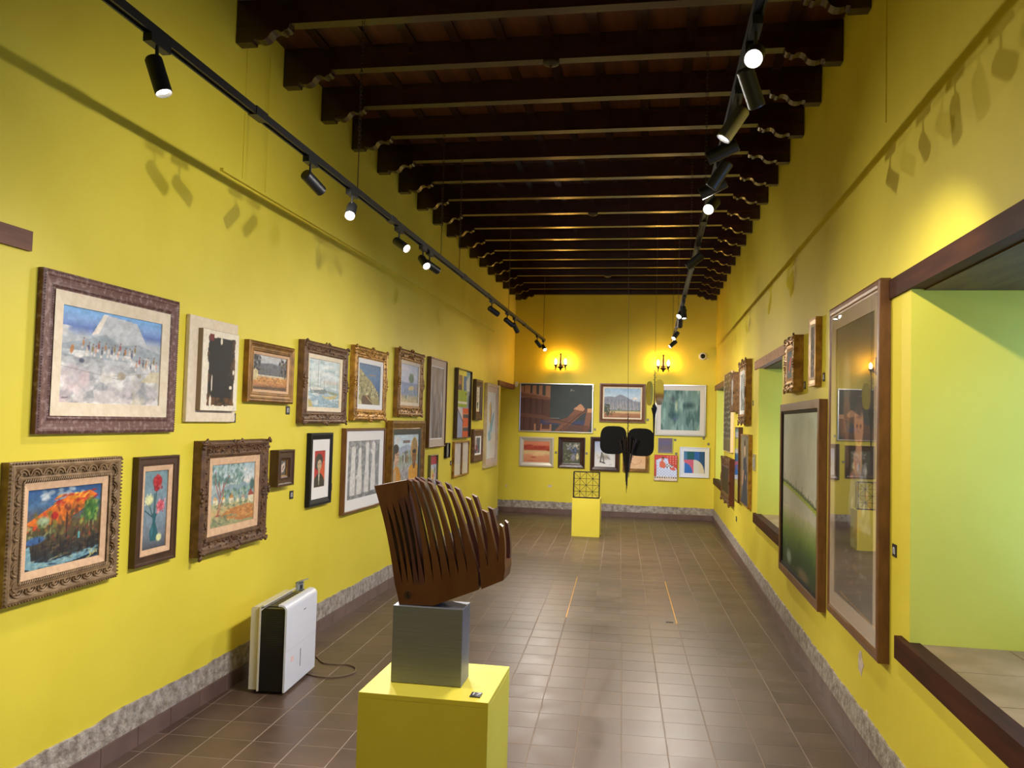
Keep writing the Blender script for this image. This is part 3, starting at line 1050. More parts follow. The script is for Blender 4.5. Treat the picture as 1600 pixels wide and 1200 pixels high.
cordp = [(-2.30, 5.30), (-2.181, 5.219), (-2.10, 5.12), (-2.052, 5.076), (-1.97, 5.075), (-1.898, 5.085), (-1.83, 5.04), (-1.803, 4.975), (-1.80, 4.93), (-1.84, 4.86), (-1.906, 4.816), (-1.96, 4.812), (-2.05, 4.835), (-2.14, 4.90)]
cu = MB()
pts = [(-2.372, 5.42, 0.36), (-2.36, 5.39, 0.14), (-2.34, 5.34, 0.02)] + [(x_, y_, 0.0048) for x_, y_ in cordp] + [(-2.17, 4.945, 0.03), (-2.175, 4.948, 0.08)]
# smooth the polyline
def smooth_line(p, n=5):
    o = []
    p = [Vector(q) for q in p]
    for i in range(len(p) - 1):
        p0, p1, p2, p3 = p[max(i - 1, 0)], p[i], p[i + 1], p[min(i + 2, len(p) - 1)]
        for k in range(n):
            s_ = k / n
            o.append(0.5 * ((2 * p1) + (-p0 + p2) * s_ + (2 * p0 - 5 * p1 + 4 * p2 - p3) * s_ ** 2 + (-p0 + 3 * p1 - 3 * p2 + p3) * s_ ** 3))
    o.append(p[-1])
    return o
dinv = Matrix.Rotation(-math.radians(4), 3, 'Z')
cbl = [dinv @ (q - Vector((-2.14, 4.44, 0))) for q in smooth_line(pts)]
cord = MB().tube(cbl, 0.0042, 6).build('power_cord', mat('brown_cable', (120, 98, 78), rough=0.5), t, 60)
cord['label'] = 'thin brown power cord looped on the floor'
e = cbl[0]
MB().box(e.x - .016, e.x + .012, e.y - .014, e.y + .014, e.z - .012, e.z + .03).build('plug', mat('grey_plug', (90, 90, 92), rough=0.5), cord)
t = thing('wall_socket', (LW + 0.001, 5.446, 0.33), math.radians(90), 'grey wall socket with open cover above the dehumidifier', 'socket')
GRYP = mat('grey_plastic', (150, 156, 164), rough=0.4)
MB().box(-0.045, 0.045, -0.02, 0, 0, 0.11).build('plate', GRYP, t)
MB().prism([(0, 0.11), (-0.055, 0.125), (-0.055, 0.119), (0, 0.104)], lambda u, v, k: (k, u, v), -0.045, 0.045).build('cover', GRYP, t)
MB().box(-0.018, 0.018, -0.024, -0.02, 0.03, 0.085).build('outlet', BKP, t)
t = thing('wall_socket', (RW - 0.001, 10.506, 0.43), math.radians(-90), 'small black outlet low on the right wall below the lower frames', 'socket')
MB().box(-0.035, 0.035, -0.006, 0, 0, 0.06).build('plate', BLACKM, t)
MB().box(-0.012, 0.012, -0.008, -0.006, 0.015, 0.045).build('outlet', GRYP, t)

# ---------------------------------------------------------------- painting on canvas grids
class Cv:
    """a small painter: colours per grid point, u to the right, v downwards, both 0..1"""
    def __init__(s, nx, ny, asp, col, seed=0):
        s.nx, s.ny, s.asp = nx, ny, asp
        s.U, s.V = np.meshgrid(np.linspace(0, 1, nx), np.linspace(0, 1, ny))
        s.a = np.zeros((ny, nx, 3)) + np.array(col, float)
        s.r = np.random.RandomState(seed)
        s.px = 1.0 / ny
    def mixm(s, m, col, al=1.0):
        m = (np.clip(m, 0, 1) * al)[..., None]
        s.a = s.a * (1 - m) + np.array(col, float) * m
        return s
    def grad(s, stops, horiz=False):
        t = s.U if horiz else s.V
        xs = [q[0] for q in stops]
        for c in range(3):
            s.a[..., c] = np.interp(t, xs, [q[1][c] for q in stops])
        return s
    def ell(s, cx, cy, rx, ry, col, soft=0.15, al=1.0, rot=0.0):
        dx, dy = (s.U - cx) * s.asp, s.V - cy
        c, n = math.cos(rot), math.sin(rot)
        x, y = dx * c + dy * n, -dx * n + dy * c
        d = np.sqrt((x / (rx * s.asp)) ** 2 + (y / ry) ** 2)
        return s.mixm((1 - d) / soft, col, al)
    def poly(s, pts, col, al=1.0):
        ins = np.zeros(s.U.shape, bool)
        n = len(pts)
        for i in range(n):
            x0, y0 = pts[i]
            x1, y1 = pts[(i + 1) % n]
            if y0 == y1:
                continue
            c = ((y0 > s.V) != (y1 > s.V)) & (s.U < (x1 - x0) * (s.V - y0) / (y1 - y0) + x0)
            ins ^= c
        return s.mixm(ins.astype(float), col, al)
    def rect(s, x0, y0, x1, y1, col, al=1.0):
        return s.mixm(((s.U >= x0) & (s.U <= x1) & (s.V >= y0) & (s.V <= y1)).astype(float), col, al)
    def line(s, x0, y0, x1, y1, w, col, al=1.0, w1=None):
        X, Y = s.U * s.asp, s.V
        ax, ay, bx, by = x0 * s.asp, y0, x1 * s.asp, y1
        dx, dy = bx - ax, by - ay
        L2 = dx * dx + dy * dy + 1e-9
        t = np.clip(((X - ax) * dx + (Y - ay) * dy) / L2, 0, 1)
        d = np.sqrt((X - ax - t * dx) ** 2 + (Y - ay - t * dy) ** 2)
        ww = w + ((w1 if w1 is not None else w) - w) * t
        return s.mixm((ww / 2 - d) / s.px + 0.5, col, al)
    def noise(s, fx, fy, seed=0):
        r = np.random.RandomState(seed)
        out = np.zeros(s.U.shape)
        amp, tot = 1.0, 0.0
        for o in range(4):
            gx, gy = max(2, int(fx * 2 ** o) + 2), max(2, int(fy * 2 ** o) + 2)
            g = r.rand(gy, gx)
            x, y = s.U * (gx - 1.001), s.V * (gy - 1.001)
            xi, yi = x.astype(int), y.astype(int)
            xf, yf = x - xi, y - yi
            xf, yf = xf * xf * (3 - 2 * xf), yf * yf * (3 - 2 * yf)
            v = g[yi, xi] * (1 - xf) * (1 - yf) + g[yi, np.minimum(xi + 1, gx - 1)] * xf * (1 - yf) + \
                g[np.minimum(yi + 1, gy - 1), xi] * (1 - xf) * yf + g[np.minimum(yi + 1, gy - 1), np.minimum(xi + 1, gx - 1)] * xf * yf
            out += v * amp
            tot += amp
            amp *= 0.55
        return out / tot
    def tex(s, fx, fy, amp, seed=0):
        s.a = s.a * (1 + (s.noise(fx, fy, seed)[..., None] - 0.5) * 2 * amp)
        return s
    def blend(s, fx, fy, col, lo, hi, seed=0, al=1.0, mask=None):
        m = (s.noise(fx, fy, seed) - lo) / (hi - lo)
        if mask is not None:
            m = np.clip(m, 0, 1) * mask
        return s.mixm(m, col, al)
    def box(s, x0, y0, x1, y1):
        return ((s.U >= x0) & (s.U <= x1) & (s.V >= y0) & (s.V <= y1)).astype(float)
    def dabs(s, n, x0, y0, x1, y1, cols, rx=0.02, ry=0.02, al=0.8, rot=None):
        for _ in range(n):
            c = cols[s.r.randint(len(cols))]
            k = s.r.uniform(0.6, 1.4)
            s.ell(s.r.uniform(x0, x1), s.r.uniform(y0, y1), rx * k, ry * k, c, 0.5, al, s.r.uniform(0, 3.1) if rot is None else rot + s.r.uniform(-.3, .3))
        return s
    def ridge(s, pts, col, al=1.0, bottom=1.0):
        """everything below a polyline"""
        y = np.interp(s.U, [p[0] for p in pts], [p[1] for p in pts])
        return s.mixm(np.clip((s.V - y) / s.px + 0.5, 0, 1) * (s.V <= bottom), col, al)

CANVAS = bpy.data.materials.new('painted_canvas')
CANVAS.use_nodes = True
_n = CANVAS.node_tree
_at = _n.nodes.new('ShaderNodeAttribute')
_at.attribute_name = 'paint'
_b = _n.nodes['Principled BSDF']
_b.inputs['Roughness'].default_value = 0.55
_b.inputs['Specular IOR Level'].default_value = 0.3
_n.links.new(_at.outputs['Color'], _b.inputs['Base Color'])
_nz = _n.nodes.new('ShaderNodeTexNoise')
_nz.inputs['Scale'].default_value = 90
_bp = _n.nodes.new('ShaderNodeBump')
_bp.inputs['Strength'].default_value = 0.25
_bp.inputs['Distance'].default_value = 0.004
_n.links.new(_nz.outputs['Fac'], _bp.inputs['Height'])
_n.links.new(_bp.outputs[0], _b.inputs['Normal'])

def canvas_obj(cv, w_, h_, zc, y, parent, name='canvas', xc=0.0):
    nx, ny = cv.nx, cv.ny
    xs = np.linspace(-w_ / 2, w_ / 2, nx) + xc
    zs = np.linspace(zc + h_ / 2, zc - h_ / 2, ny)
    X, Z = np.meshgrid(xs, zs)
    co = np.stack([X, np.full_like(X, y), Z], -1).reshape(-1, 3)
    idx = np.arange(nx * ny).reshape(ny, nx)
    q = np.stack([idx[1:, :-1], idx[1:, 1:], idx[:-1, 1:], idx[:-1, :-1]], -1).reshape(-1, 4)
    me = bpy.data.meshes.new(name)
    me.vertices.add(len(co))
    me.vertices.foreach_set('co', co.astype(np.float32).ravel())
    me.loops.add(q.size)
    me.loops.foreach_set('vertex_index', q.astype(np.int32).ravel())
    me.polygons.add(len(q))
    me.polygons.foreach_set('loop_start', np.arange(0, q.size, 4, dtype=np.int32))
    me.update(calc_edges=True)
    c = np.clip(cv.a, 0, 255) / 255.0
    c = np.where(c <= 0.04045, c / 12.92, ((c + 0.055) / 1.055) ** 2.4)
    rgba = np.concatenate([c, np.ones(c.shape[:2] + (1,))], -1).reshape(-1, 4)
    at = me.color_attributes.new('paint', 'FLOAT_COLOR', 'POINT')
    at.data.foreach_set('color', rgba.astype(np.float32).ravel())
    me.materials.append(CANVAS)
    return link(name, me, parent)

# ---- frames
def frame_mesh(w_, h_, prof_, zc=0.0):
    """prof_: (inset, out) from the wall round to the picture opening"""
    mb = MB()
    vs, fs = [], []
    for ins, out in prof_:
        a, b = w_ / 2 - ins, h_ / 2 - ins
        vs += [(-a, -out, zc - b), (a, -out, zc - b), (a, -out, zc + b), (-a, -out, zc + b)]
    n = len(prof_)
    for k in range(n - 1):
        for i in range(4):
            j = (i + 1) % 4
            fs.append((k * 4 + i, k * 4 + j, (k + 1) * 4 + j, (k + 1) * 4 + i))
    return mb.add(vs, fs)

def profile(kind, fw, d):
    if kind == 'flat':
        return [(0, 0), (0, d - .003), (.003, d), (fw - .003, d), (fw, d - .003), (fw, d * .25)]
    if kind == 'scoop':
        return [(0, 0), (0, d * .75), (fw * .08, d * .9), (fw * .18, d), (fw * .28, d * .95), (fw * .36, d * .8), (fw * .5, d * .7), (fw * .66, d * .66),
                (fw * .74, d * .74), (fw * .82, d * .72), (fw * .88, d * .6), (fw, d * .55), (fw, d * .2)]
    if kind == 'bevel':
        return [(0, 0), (0, d), (fw * .3, d), (fw * .36, d * .85), (fw * .86, d * .55), (fw * .92, d * .62), (fw, d * .58), (fw, d * .2)]
    if kind == 'round':
        return [(0, 0), (0, d * .8), (fw * .06, d * .92), (fw * .2, d), (fw * .5, d), (fw * .72, d * .9), (fw * .86, d * .72), (fw, d * .66), (fw, d * .2)]
    if kind == 'cassetta':
        return [(0, 0), (0, d), (fw * .16, d), (fw * .2, d * .86), (fw * .34, d * .8), (fw * .7, d * .8), (fw * .76, d * .9), (fw * .84, d * .9), (fw * .88, d * .72), (fw, d * .66), (fw, d * .2)]
    return [(0, 0), (0, d), (fw, d), (fw, d * .2)]

def carving(w_, h_, zc, fw, d, style, seed, lift=lambda q: q):
    """raised ornament that also breaks the outline"""
    r = random.Random(seed)
    mb = MB()
    def lump(x, z, out, s_):
        rot = Matrix.Rotation(r.uniform(0, PI), 3, 'Y')
        mb.ball((x, -lift(out), z), (s_ * r.uniform(.9, 1.6), s_ * .7, s_ * r.uniform(.5, .9)), 6, 4, rot)
    def pos(side, t, ins):
        a, b = w_ / 2 - ins, h_ / 2 - ins
        return {0: (-a + 2 * a * t, zc - b), 1: (a, zc - b + 2 * b * t), 2: (a - 2 * a * t, zc + b), 3: (-a, zc + b - 2 * b * t)}[side]
    if style == 'rococo':
        for sd in range(4):
            ln = w_ if sd % 2 == 0 else h_
            n = max(10, int(ln / 0.022))
            for k in range(n):
                tt = (k + .5) / n
                big = max(math.exp(-((tt - .5) / .09) ** 2), math.exp(-((tt - 0) / .08) ** 2), math.exp(-((tt - 1) / .08) ** 2))
                x, z = pos(sd, tt, fw * (.26 - .24 * big) + r.uniform(-.1, .1) * fw)
                lump(x, z, d * (.86 + .1 * big), fw * (.085 + .06 * big))
                if k % 2 == 0:
                    x, z = pos(sd, tt, fw * .62 + r.uniform(-.08, .08) * fw)
                    lump(x, z, d * .68, fw * (.06 + .05 * big))
                for q in range(2 if big > .3 else 1):
                    x, z = pos(sd, tt, fw * r.uniform(.12, .72))
                    lump(x, z, d * (.78 + .1 * big), fw * r.uniform(.05, .085))
    elif style == 'arches':
        for sd in range(4):
            ln = (w_ if sd % 2 == 0 else h_) - 2 * fw * .4
            n = max(3, int(ln / (fw * .72)))
            for k in range(n):
                t0 = (k + .5) / n
                span = ln / n * .42
                for rr in (1.0, .55):
                    pts = []
                    for i in range(9):
                        a = PI * i / 8
                        du, dv = -math.cos(a) * span * rr, math.sin(a) * fw * .30 * rr
                        ins = fw * .62 - dv
                        tt = (fw * .4 + ln * t0 + du) / (ln + 2 * fw * .4)
                        a2, b2 = w_ / 2, h_ / 2
                        L_ = 2 * a2 if sd % 2 == 0 else 2 * b2
                        s_ = tt * L_
                        p_ = {0: (-a2 + s_, zc - b2 + ins), 1: (a2 - ins, zc - b2 + s_), 2: (a2 - s_, zc + b2 - ins), 3: (-a2 + ins, zc + b2 - s_)}[sd]
                        pts.append((p_[0], -lift(d * .86), p_[1]))
                    mb.tube(pts, fw * .045 * (1.2 if rr == 1 else .9), 5)
            m = int(ln / 0.014)
            for k in range(m):
                x, z = pos(sd, (k + .5) / m, fw * .86)
                rot = Matrix.Rotation(.6, 3, 'Y')
                mb.ball((x, -lift(d * .8), z), (.0042, .005, .010), 5, 3, rot)
                x, z = pos(sd, (k + .5) / m, fw * .06)
                mb.ball((x, -lift(d * .97) , z), (.0048, .005, .0048), 5, 3)
    elif style == 'ribs':
        for sd in range(4):
            ln = (w_ if sd % 2 == 0 else h_)
            n = int(ln / 0.012)
            for k in range(n):
                x, z = pos(sd, (k + .5) / n, fw * .12)
                mb.ball((x, -d * .97, z), (.0036, .004, .0036), 5, 3)
                x, z = pos(sd, (k + .5) / n, fw * .78)
                mb.ball((x, -lift(d * .74), z), (.0036, .004, .0036), 5, 3)
    return mb

def picture(wall, a, b, z0, z1, d, label, cv_fn, res, fw=0.05, kind='bevel', fmat=None, liner=0.0, lmat=None, liner2=0.0, l2mat=None,
            carve=None, cmat=None, glass=False, ph=None, shallow=None, name='framed_painting', cat='painting', group=None, seed=1, sx=None):
    """a, b: along-wall coordinates (left/right seen from the room: low, high)"""
    mid = (a + b) / 2
    w_, h_ = abs(b - a), z1 - z0
    if wall == 'left':
        loc, rz = (LW + 0.002, mid, z0), PI / 2
    elif wall == 'right':
        loc, rz = (RW - 0.002, mid, z0), -PI / 2
    else:
        loc, rz = (mid, DW - 0.002, z0), 0
    t = thing(name, loc, rz, label, cat, group or ('pictures on the %s wall' % wall))
    zc = h_ / 2
    k_ = shallow if shallow is not None else {'left': .8, 'right': .22, 'back': 1.0}[wall]
    lift = lambda q: d - (d - q) * k_          # how far the inner steps sit behind the front
    if fw > 0:
        pr_ = profile(kind, fw, d)
        pr_ = [pr_[0]] + [(a_, lift(q_)) for a_, q_ in pr_[1:-1]] + [pr_[-1]]
        fr = frame_mesh(w_, h_, pr_, zc).build('frame', fmat, t)
        if carve:
            tag(carving(w_, h_, zc, fw, d, carve, seed, lift).build('carving', cmat or fmat, fr, 50), kind='stuff')
    ins = max(fw, 0.0)
    yl = lift(d * (.5 if fw > .03 else .45))
    st = .006 * k_ if k_ < .5 else .006
    iw, ih = w_ - 2 * ins, h_ - 2 * ins
    lx, lz = (liner if isinstance(liner, tuple) else (liner, liner))
    if lx > 0:
        o = st
        vs_ = MB()
        a1, b1, a2, b2 = iw / 2 + .004, ih / 2 + .004, iw / 2 - lx, ih / 2 - lz
        vs = [(-a1, -yl - o, zc - b1), (a1, -yl - o, zc - b1), (a1, -yl - o, zc + b1), (-a1, -yl - o, zc + b1),
              (-a2, -yl, zc - b2), (a2, -yl, zc - b2), (a2, -yl, zc + b2), (-a2, -yl, zc + b2),
              (-a2, -yl + st + .002, zc - b2), (a2, -yl + st + .002, zc - b2), (a2, -yl + st + .002, zc + b2), (-a2, -yl + st + .002, zc + b2)]
        fs = [(i, (i + 1) % 4, 4 + (i + 1) % 4, 4 + i) for i in range(4)] + [(4 + i, 4 + (i + 1) % 4, 8 + (i + 1) % 4, 8 + i) for i in range(4)]
        vs_.add(vs, fs).build('liner', lmat, t)
        iw, ih = 2 * a2, 2 * b2
    if liner2 > 0:
        a1, b1, a2, b2 = iw / 2 + .002, ih / 2 + .002, iw / 2 - liner2, ih / 2 - liner2
        vs = [(-a1, -yl + st * .3, zc - b1), (a1, -yl + st * .3, zc - b1), (a1, -yl + st * .3, zc + b1), (-a1, -yl + st * .3, zc + b1),
              (-a2, -yl + st * .3, zc - b2), (a2, -yl + st * .3, zc - b2), (a2, -yl + st * .3, zc + b2), (-a2, -yl + st * .3, zc + b2)]
        MB().add(vs, [(i, (i + 1) % 4, 4 + (i + 1) % 4, 4 + i) for i in range(4)]).build('inner_slip', l2mat, t)
        iw, ih = 2 * a2, 2 * b2
    yc = (d * ph) if ph is not None else (yl - st)
    cv = Cv(res[0], res[1], iw / ih, (128, 128, 128), seed)
    cv_fn(cv)
    canvas_obj(cv, iw + .002, ih + .002, zc, -yc, t)
    MB().box(-w_ / 2 + .01, w_ / 2 - .01, -min(yc, .006) + .001, -.0005, .01, h_ - .01).build('backing_board', mat('backing_board', (110, 88, 60), rough=.9), t)
    if glass:
        g = MB().box(-(w_ / 2 - ins) + .0005, (w_ / 2 - ins) - .0005, -lift(d * .72) - .002, -lift(d * .72), ins + .0005, h_ - ins - .0005)
        g.build('glass_pane', GLASS, t)
    return t

# ---------------------------------------------------------------- the pictures
GOLD = mat('old_gold_leaf', (150, 108, 50), rough=0.42, metal=0.45, c2=(108, 74, 36), scale=18, detail=5)
GOLDB = mat('bright_gold_leaf', (186, 140, 66), rough=0.36, metal=0.5, c2=(132, 92, 42), scale=18, detail=5)
BRZ = mat('bronze_carved_wood', (112, 80, 52), rough=0.5, metal=0.2, c2=(78, 52, 34), scale=22, detail=5)
GREYG = mat('greyed_gilt_wood', (146, 118, 84), rough=0.55, metal=0.15, c2=(112, 86, 56), scale=20, detail=5)
PURP = mat('limed_purple_brown_wood', (98, 62, 54), rough=0.55, c2=(168, 142, 136), scale=42, stretch=(1, 1, 1), detail=8, lo=.5, hi=.8)
DKBR = mat('dark_brown_wood', (78, 50, 32), rough=0.4, c2=(62, 38, 24), scale=10, stretch=(4, 4, 1))
MDBR = mat('brown_wood', (112, 72, 42), rough=0.38, c2=(94, 58, 34), scale=10, stretch=(3, 3, 1))
MAHO = mat('mahogany_wood', (62, 32, 24), rough=0.28, c2=(46, 22, 18), scale=8)
BLKF = mat('black_frame_wood', (22, 20, 22), rough=0.6, spec=.25)
DKIN = mat('dark_inner_slip', (58, 60, 54), rough=0.6)
SAND = mat('pale_washed_wood', (196, 178, 148), rough=0.5, c2=(176, 156, 126), scale=12)
MARO = mat('maroon_wood', (82, 34, 24), rough=0.4, c2=(60, 24, 18), scale=8)
WHF = mat('white_frame_paint', (216, 214, 210), rough=0.4)
SVF = mat('pale_silver_frame', (188, 178, 164), rough=0.35, metal=0.4)

def p_salt(c):
    c.grad([(0, (120, 170, 216)), (.13, (130, 160, 205)), (.2, (96, 120, 176)), (.3, (178, 182, 186)), (.5, (178, 180, 182)), (.75, (184, 180, 180)), (1, (196, 184, 182))])
    c.blend(3, 4, (206, 202, 198), .45, .6, 3, .9, c.box(0, .2, .4, .34))
    c.poly([(.27, .27), (.38, .02), (.72, .06), (.86, .34), (.6, .4)], (186, 188, 190))
    c.poly([(.27, .27), (.38, .02), (.42, .02), (.34, .24)], (222, 212, 198))
    c.ridge([(0, .40), (.15, .35), (.4, .24), (.55, .34), (.75, .30), (1, .38)], (150, 158, 164), .85, .52)
    c.ell(.42, .34, .16, .10, (132, 142, 148), .5, .7)
    c.blend(8, 7, (226, 224, 218), .5, .66, 4, .8, c.box(0, .45, 1, 1))
    c.blend(10, 9, (142, 144, 148), .56, .7, 5, .75, c.box(0, .5, 1, 1))
    c.blend(4, 3, (212, 186, 188), .52, .7, 6, .7, c.box(0, .6, .5, 1))
    c.blend(4, 3, (204, 190, 160), .5, .7, 7, .7, c.box(.7, .62, 1, 1))
    cols = [(176, 120, 74), (204, 190, 176), (84, 84, 110), (140, 116, 58), (196, 150, 130), (160, 84, 76), (96, 92, 96)]
    for k in range(26):
        x = .2 + .78 * k / 26 + c.r.uniform(-.01, .01)
        y = .36 + .08 * abs(math.sin(k * 1.3)) + (.10 if x > .72 else 0)
        col = cols[k % 7]
        c.ell(x, y, .012, .042, col, .5)
        c.ell(x + .004, y - .048, .008, .012, (120, 84, 62), .5)
        c.ell(x - .008, y + .05, .012, .022, (210, 198, 188), .5)
    c.ell(.10, .44, .02, .06, (176, 120, 76), .4, rot=.3)
    c.ell(.16, .50, .05, .026, (226, 222, 214), .4)
    c.ell(.19, .55, .03, .03, (84, 86, 104), .4)
    c.line(0, .62, .55, .72, .006, (128, 118, 112), .7).line(.42, .70, .9, .62, .006, (120, 110, 104), .6)
    c.rect(.38, .66, .5, .76, (206, 200, 190), .7)
    c.ell(.58, .68, .05, .055, (164, 150, 130), .4).ell(.77, .66, .03, .03, (150, 140, 126), .4)
    c.poly([(.78, .74), (.9, .6), (1, .6), (1, .72)], (206, 190, 150), .7)
    c.poly([(.2, .95), (.55, .92), (.6, .99), (.2, .99)], (196, 190, 188), .6)
    c.tex(26, 22, .14, 9)
    c.line(.03, .95, .08, .945, .01, (70, 60, 60), .8)

def p_burnt(c):
    c.a[:] = (226, 214, 192)
    c.tex(8, 8, .05, 1)
    n = c.noise(3, 8, 4)
    m = ((c.U > .1 + .10 * n) & (c.U < .96 - .12 * c.noise(3, 7, 8)) & (c.V > .05 + .06 * c.noise(6, 3, 2)) & (c.V < .98 - .07 * c.noise(7, 3, 5))).astype(float)
    c.mixm(m, (26, 22, 20))
    e = c.noise(6, 12, 11)
    side = np.clip(np.abs(c.U - .5) * 3.0 - .62, 0, 1)
    c.mixm(m * np.clip((e + side - .75) * 3, 0, 1), (104, 62, 26), .9)
    c.mixm(m * (c.V > .84) * np.clip((e - .35) * 4, 0, 1), (108, 66, 28), .9)
    c.rect(.17, .05, .30, .13, (104, 32, 34))
    for x, y, rx, ry in ((.27, .66, .02, .12), (.245, .90, .035, .10), (.87, .50, .03, .035), (.80, .70, .05, .025), (.5, .12, .035, .05), (.02, .5, .03, .1), (.62, .02, .025, .05)):
        c.ell(x, y, rx, ry, (224, 212, 190), .25)
    c.tex(30, 26, .07, 3)

def p_volcano(c):
    c.grad([(0, (38, 74, 120)), (.2, (70, 104, 140)), (.32, (80, 84, 96)), (.5, (92, 78, 48)), (.75, (58, 50, 42)), (1, (28, 42, 58))])
    c.dabs(26, .2, .03, .75, .17, [(190, 196, 198), (120, 140, 160), (156, 164, 166)], .05, .03, .7, 0)
    c.poly([(0, .42), (.2, .3), (.45, .16), (.66, .10), (.84, .08), (.94, .14), (.78, .3), (.5, .44), (.2, .5)], (204, 104, 34))
    c.dabs(40, .35, .08, .92, .24, [(214, 128, 30), (158, 34, 40), (232, 176, 60), (176, 60, 36)], .05, .018, .85, -.2)
    c.dabs(30, 0, .3, .4, .5, [(206, 92, 36), (120, 104, 44), (188, 60, 34)], .035, .03, .8)
    c.dabs(40, .4, .22, .75, .5, [(112, 52, 34), (146, 84, 40), (72, 62, 38), (178, 104, 48)], .04, .03, .8)
    c.ell(.86, .34, .13, .19, (62, 104, 48), .4).dabs(25, .72, .18, .98, .5, [(84, 124, 52), (140, 156, 70), (40, 84, 44)], .03, .03, .8)
    c.ell(.22, .42, .10, .09, (150, 166, 130), .5).ell(.36, .36, .06, .06, (168, 34, 34), .5)
    c.dabs(30, 0, .46, .4, .62, [(96, 108, 62), (150, 150, 96), (70, 72, 44)], .04, .025, .8)
    c.dabs(60, .2, .5, 1, .8, [(62, 48, 38), (96, 70, 50), (46, 52, 44), (110, 96, 52), (120, 60, 46)], .035, .03, .75)
    c.ell(.12, .64, .16, .06, (58, 94, 150), .4, .9, -.1)
    c.poly([(0, .72), (.06, .7), (.09, .9), (.3, .94), (.6, .90), (1, .84), (1, .92), (.6, .99), (.1, 1), (0, .96)], (112, 150, 160))
    c.dabs(26, .05, .85, 1, 1, [(150, 170, 160), (60, 90, 110), (40, 60, 84), (186, 180, 110)], .06, .012, .8, -.08)
    c.poly([(.1, .74), (.5, .72), (.98, .70), (.98, .82), (.6, .88), (.2, .9)], (44, 42, 40), .55)
    c.dabs(60, .1, .68, 1, .9, [(40, 38, 38), (84, 64, 50), (58, 66, 62), (104, 84, 60), (30, 32, 38)], .04, .022, .7, 0)
    for k in range(22):
        x = .1 + .85 * k / 22
        y = .66 + .12 * math.sin(k * 2.1)
        c.line(x, y + .1, x + .005, y, .02, (24, 26, 30), .9, .004)
    for x in (.33, .52, .53, .84, .9):
        c.line(x, .56, x, .34 if x < .6 else .5, .014, (60, 30, 26) if x < .6 else (180, 170, 110), .85)
    c.rect(.69, .62, .715, .7, (90, 170, 170), .8)
    c.tex(26, 24, .25, 3)
    for a, b in (((.86, .9), (.88, .96)), ((.88, .96), (.9, .9)), ((.92, .96), (.94, .9)), ((.96, .9), (.98, .95))):
        c.line(*a, *b, .012, (196, 190, 120), .9)

def p_carnation(c):
    c.grad([(0, (112, 140, 146)), (.6, (122, 140, 150)), (.85, (110, 118, 126)), (1, (76, 78, 86))])
    c.tex(8, 14, .10, 2)
    for x0, y0, x1, y1 in ((.55, .28, .5, .6), (.25, .42, .46, .62), (.7, .48, .5, .64), (.1, .5, .5, .62), (.48, .3, .47, .6)):
        c.line(x0, y0, x1, y1, .016, (34, 74, 70))
    c.poly([(.42, .55), (.58, .55), (.55, .66), (.68, .82), (.62, .9), (.36, .9), (.3, .8), (.44, .66)], (42, 92, 100))
    c.ell(.42, .78, .05, .1, (70, 124, 130), .6, .7)
    c.ell(.58, .14, .22, .09, (164, 36, 40), .3).ell(.55, .23, .12, .05, (150, 30, 36), .3)
    c.dabs(24, .4, .06, .78, .25, [(190, 56, 56), (120, 20, 28), (200, 80, 76)], .05, .018, .7)
    c.ell(.26, .37, .2, .07, (206, 206, 150), .35).dabs(16, .1, .3, .4, .45, [(228, 226, 180), (166, 170, 110)], .05, .016, .7)
    c.ell(.74, .46, .2, .085, (196, 84, 98), .35).dabs(22, .58, .38, .95, .55, [(224, 160, 160), (160, 50, 64), (214, 112, 120)], .05, .016, .75)
    c.ell(.72, .87, .14, .06, (212, 212, 150), .4)
    c.tex(14, 24, .12, 5)

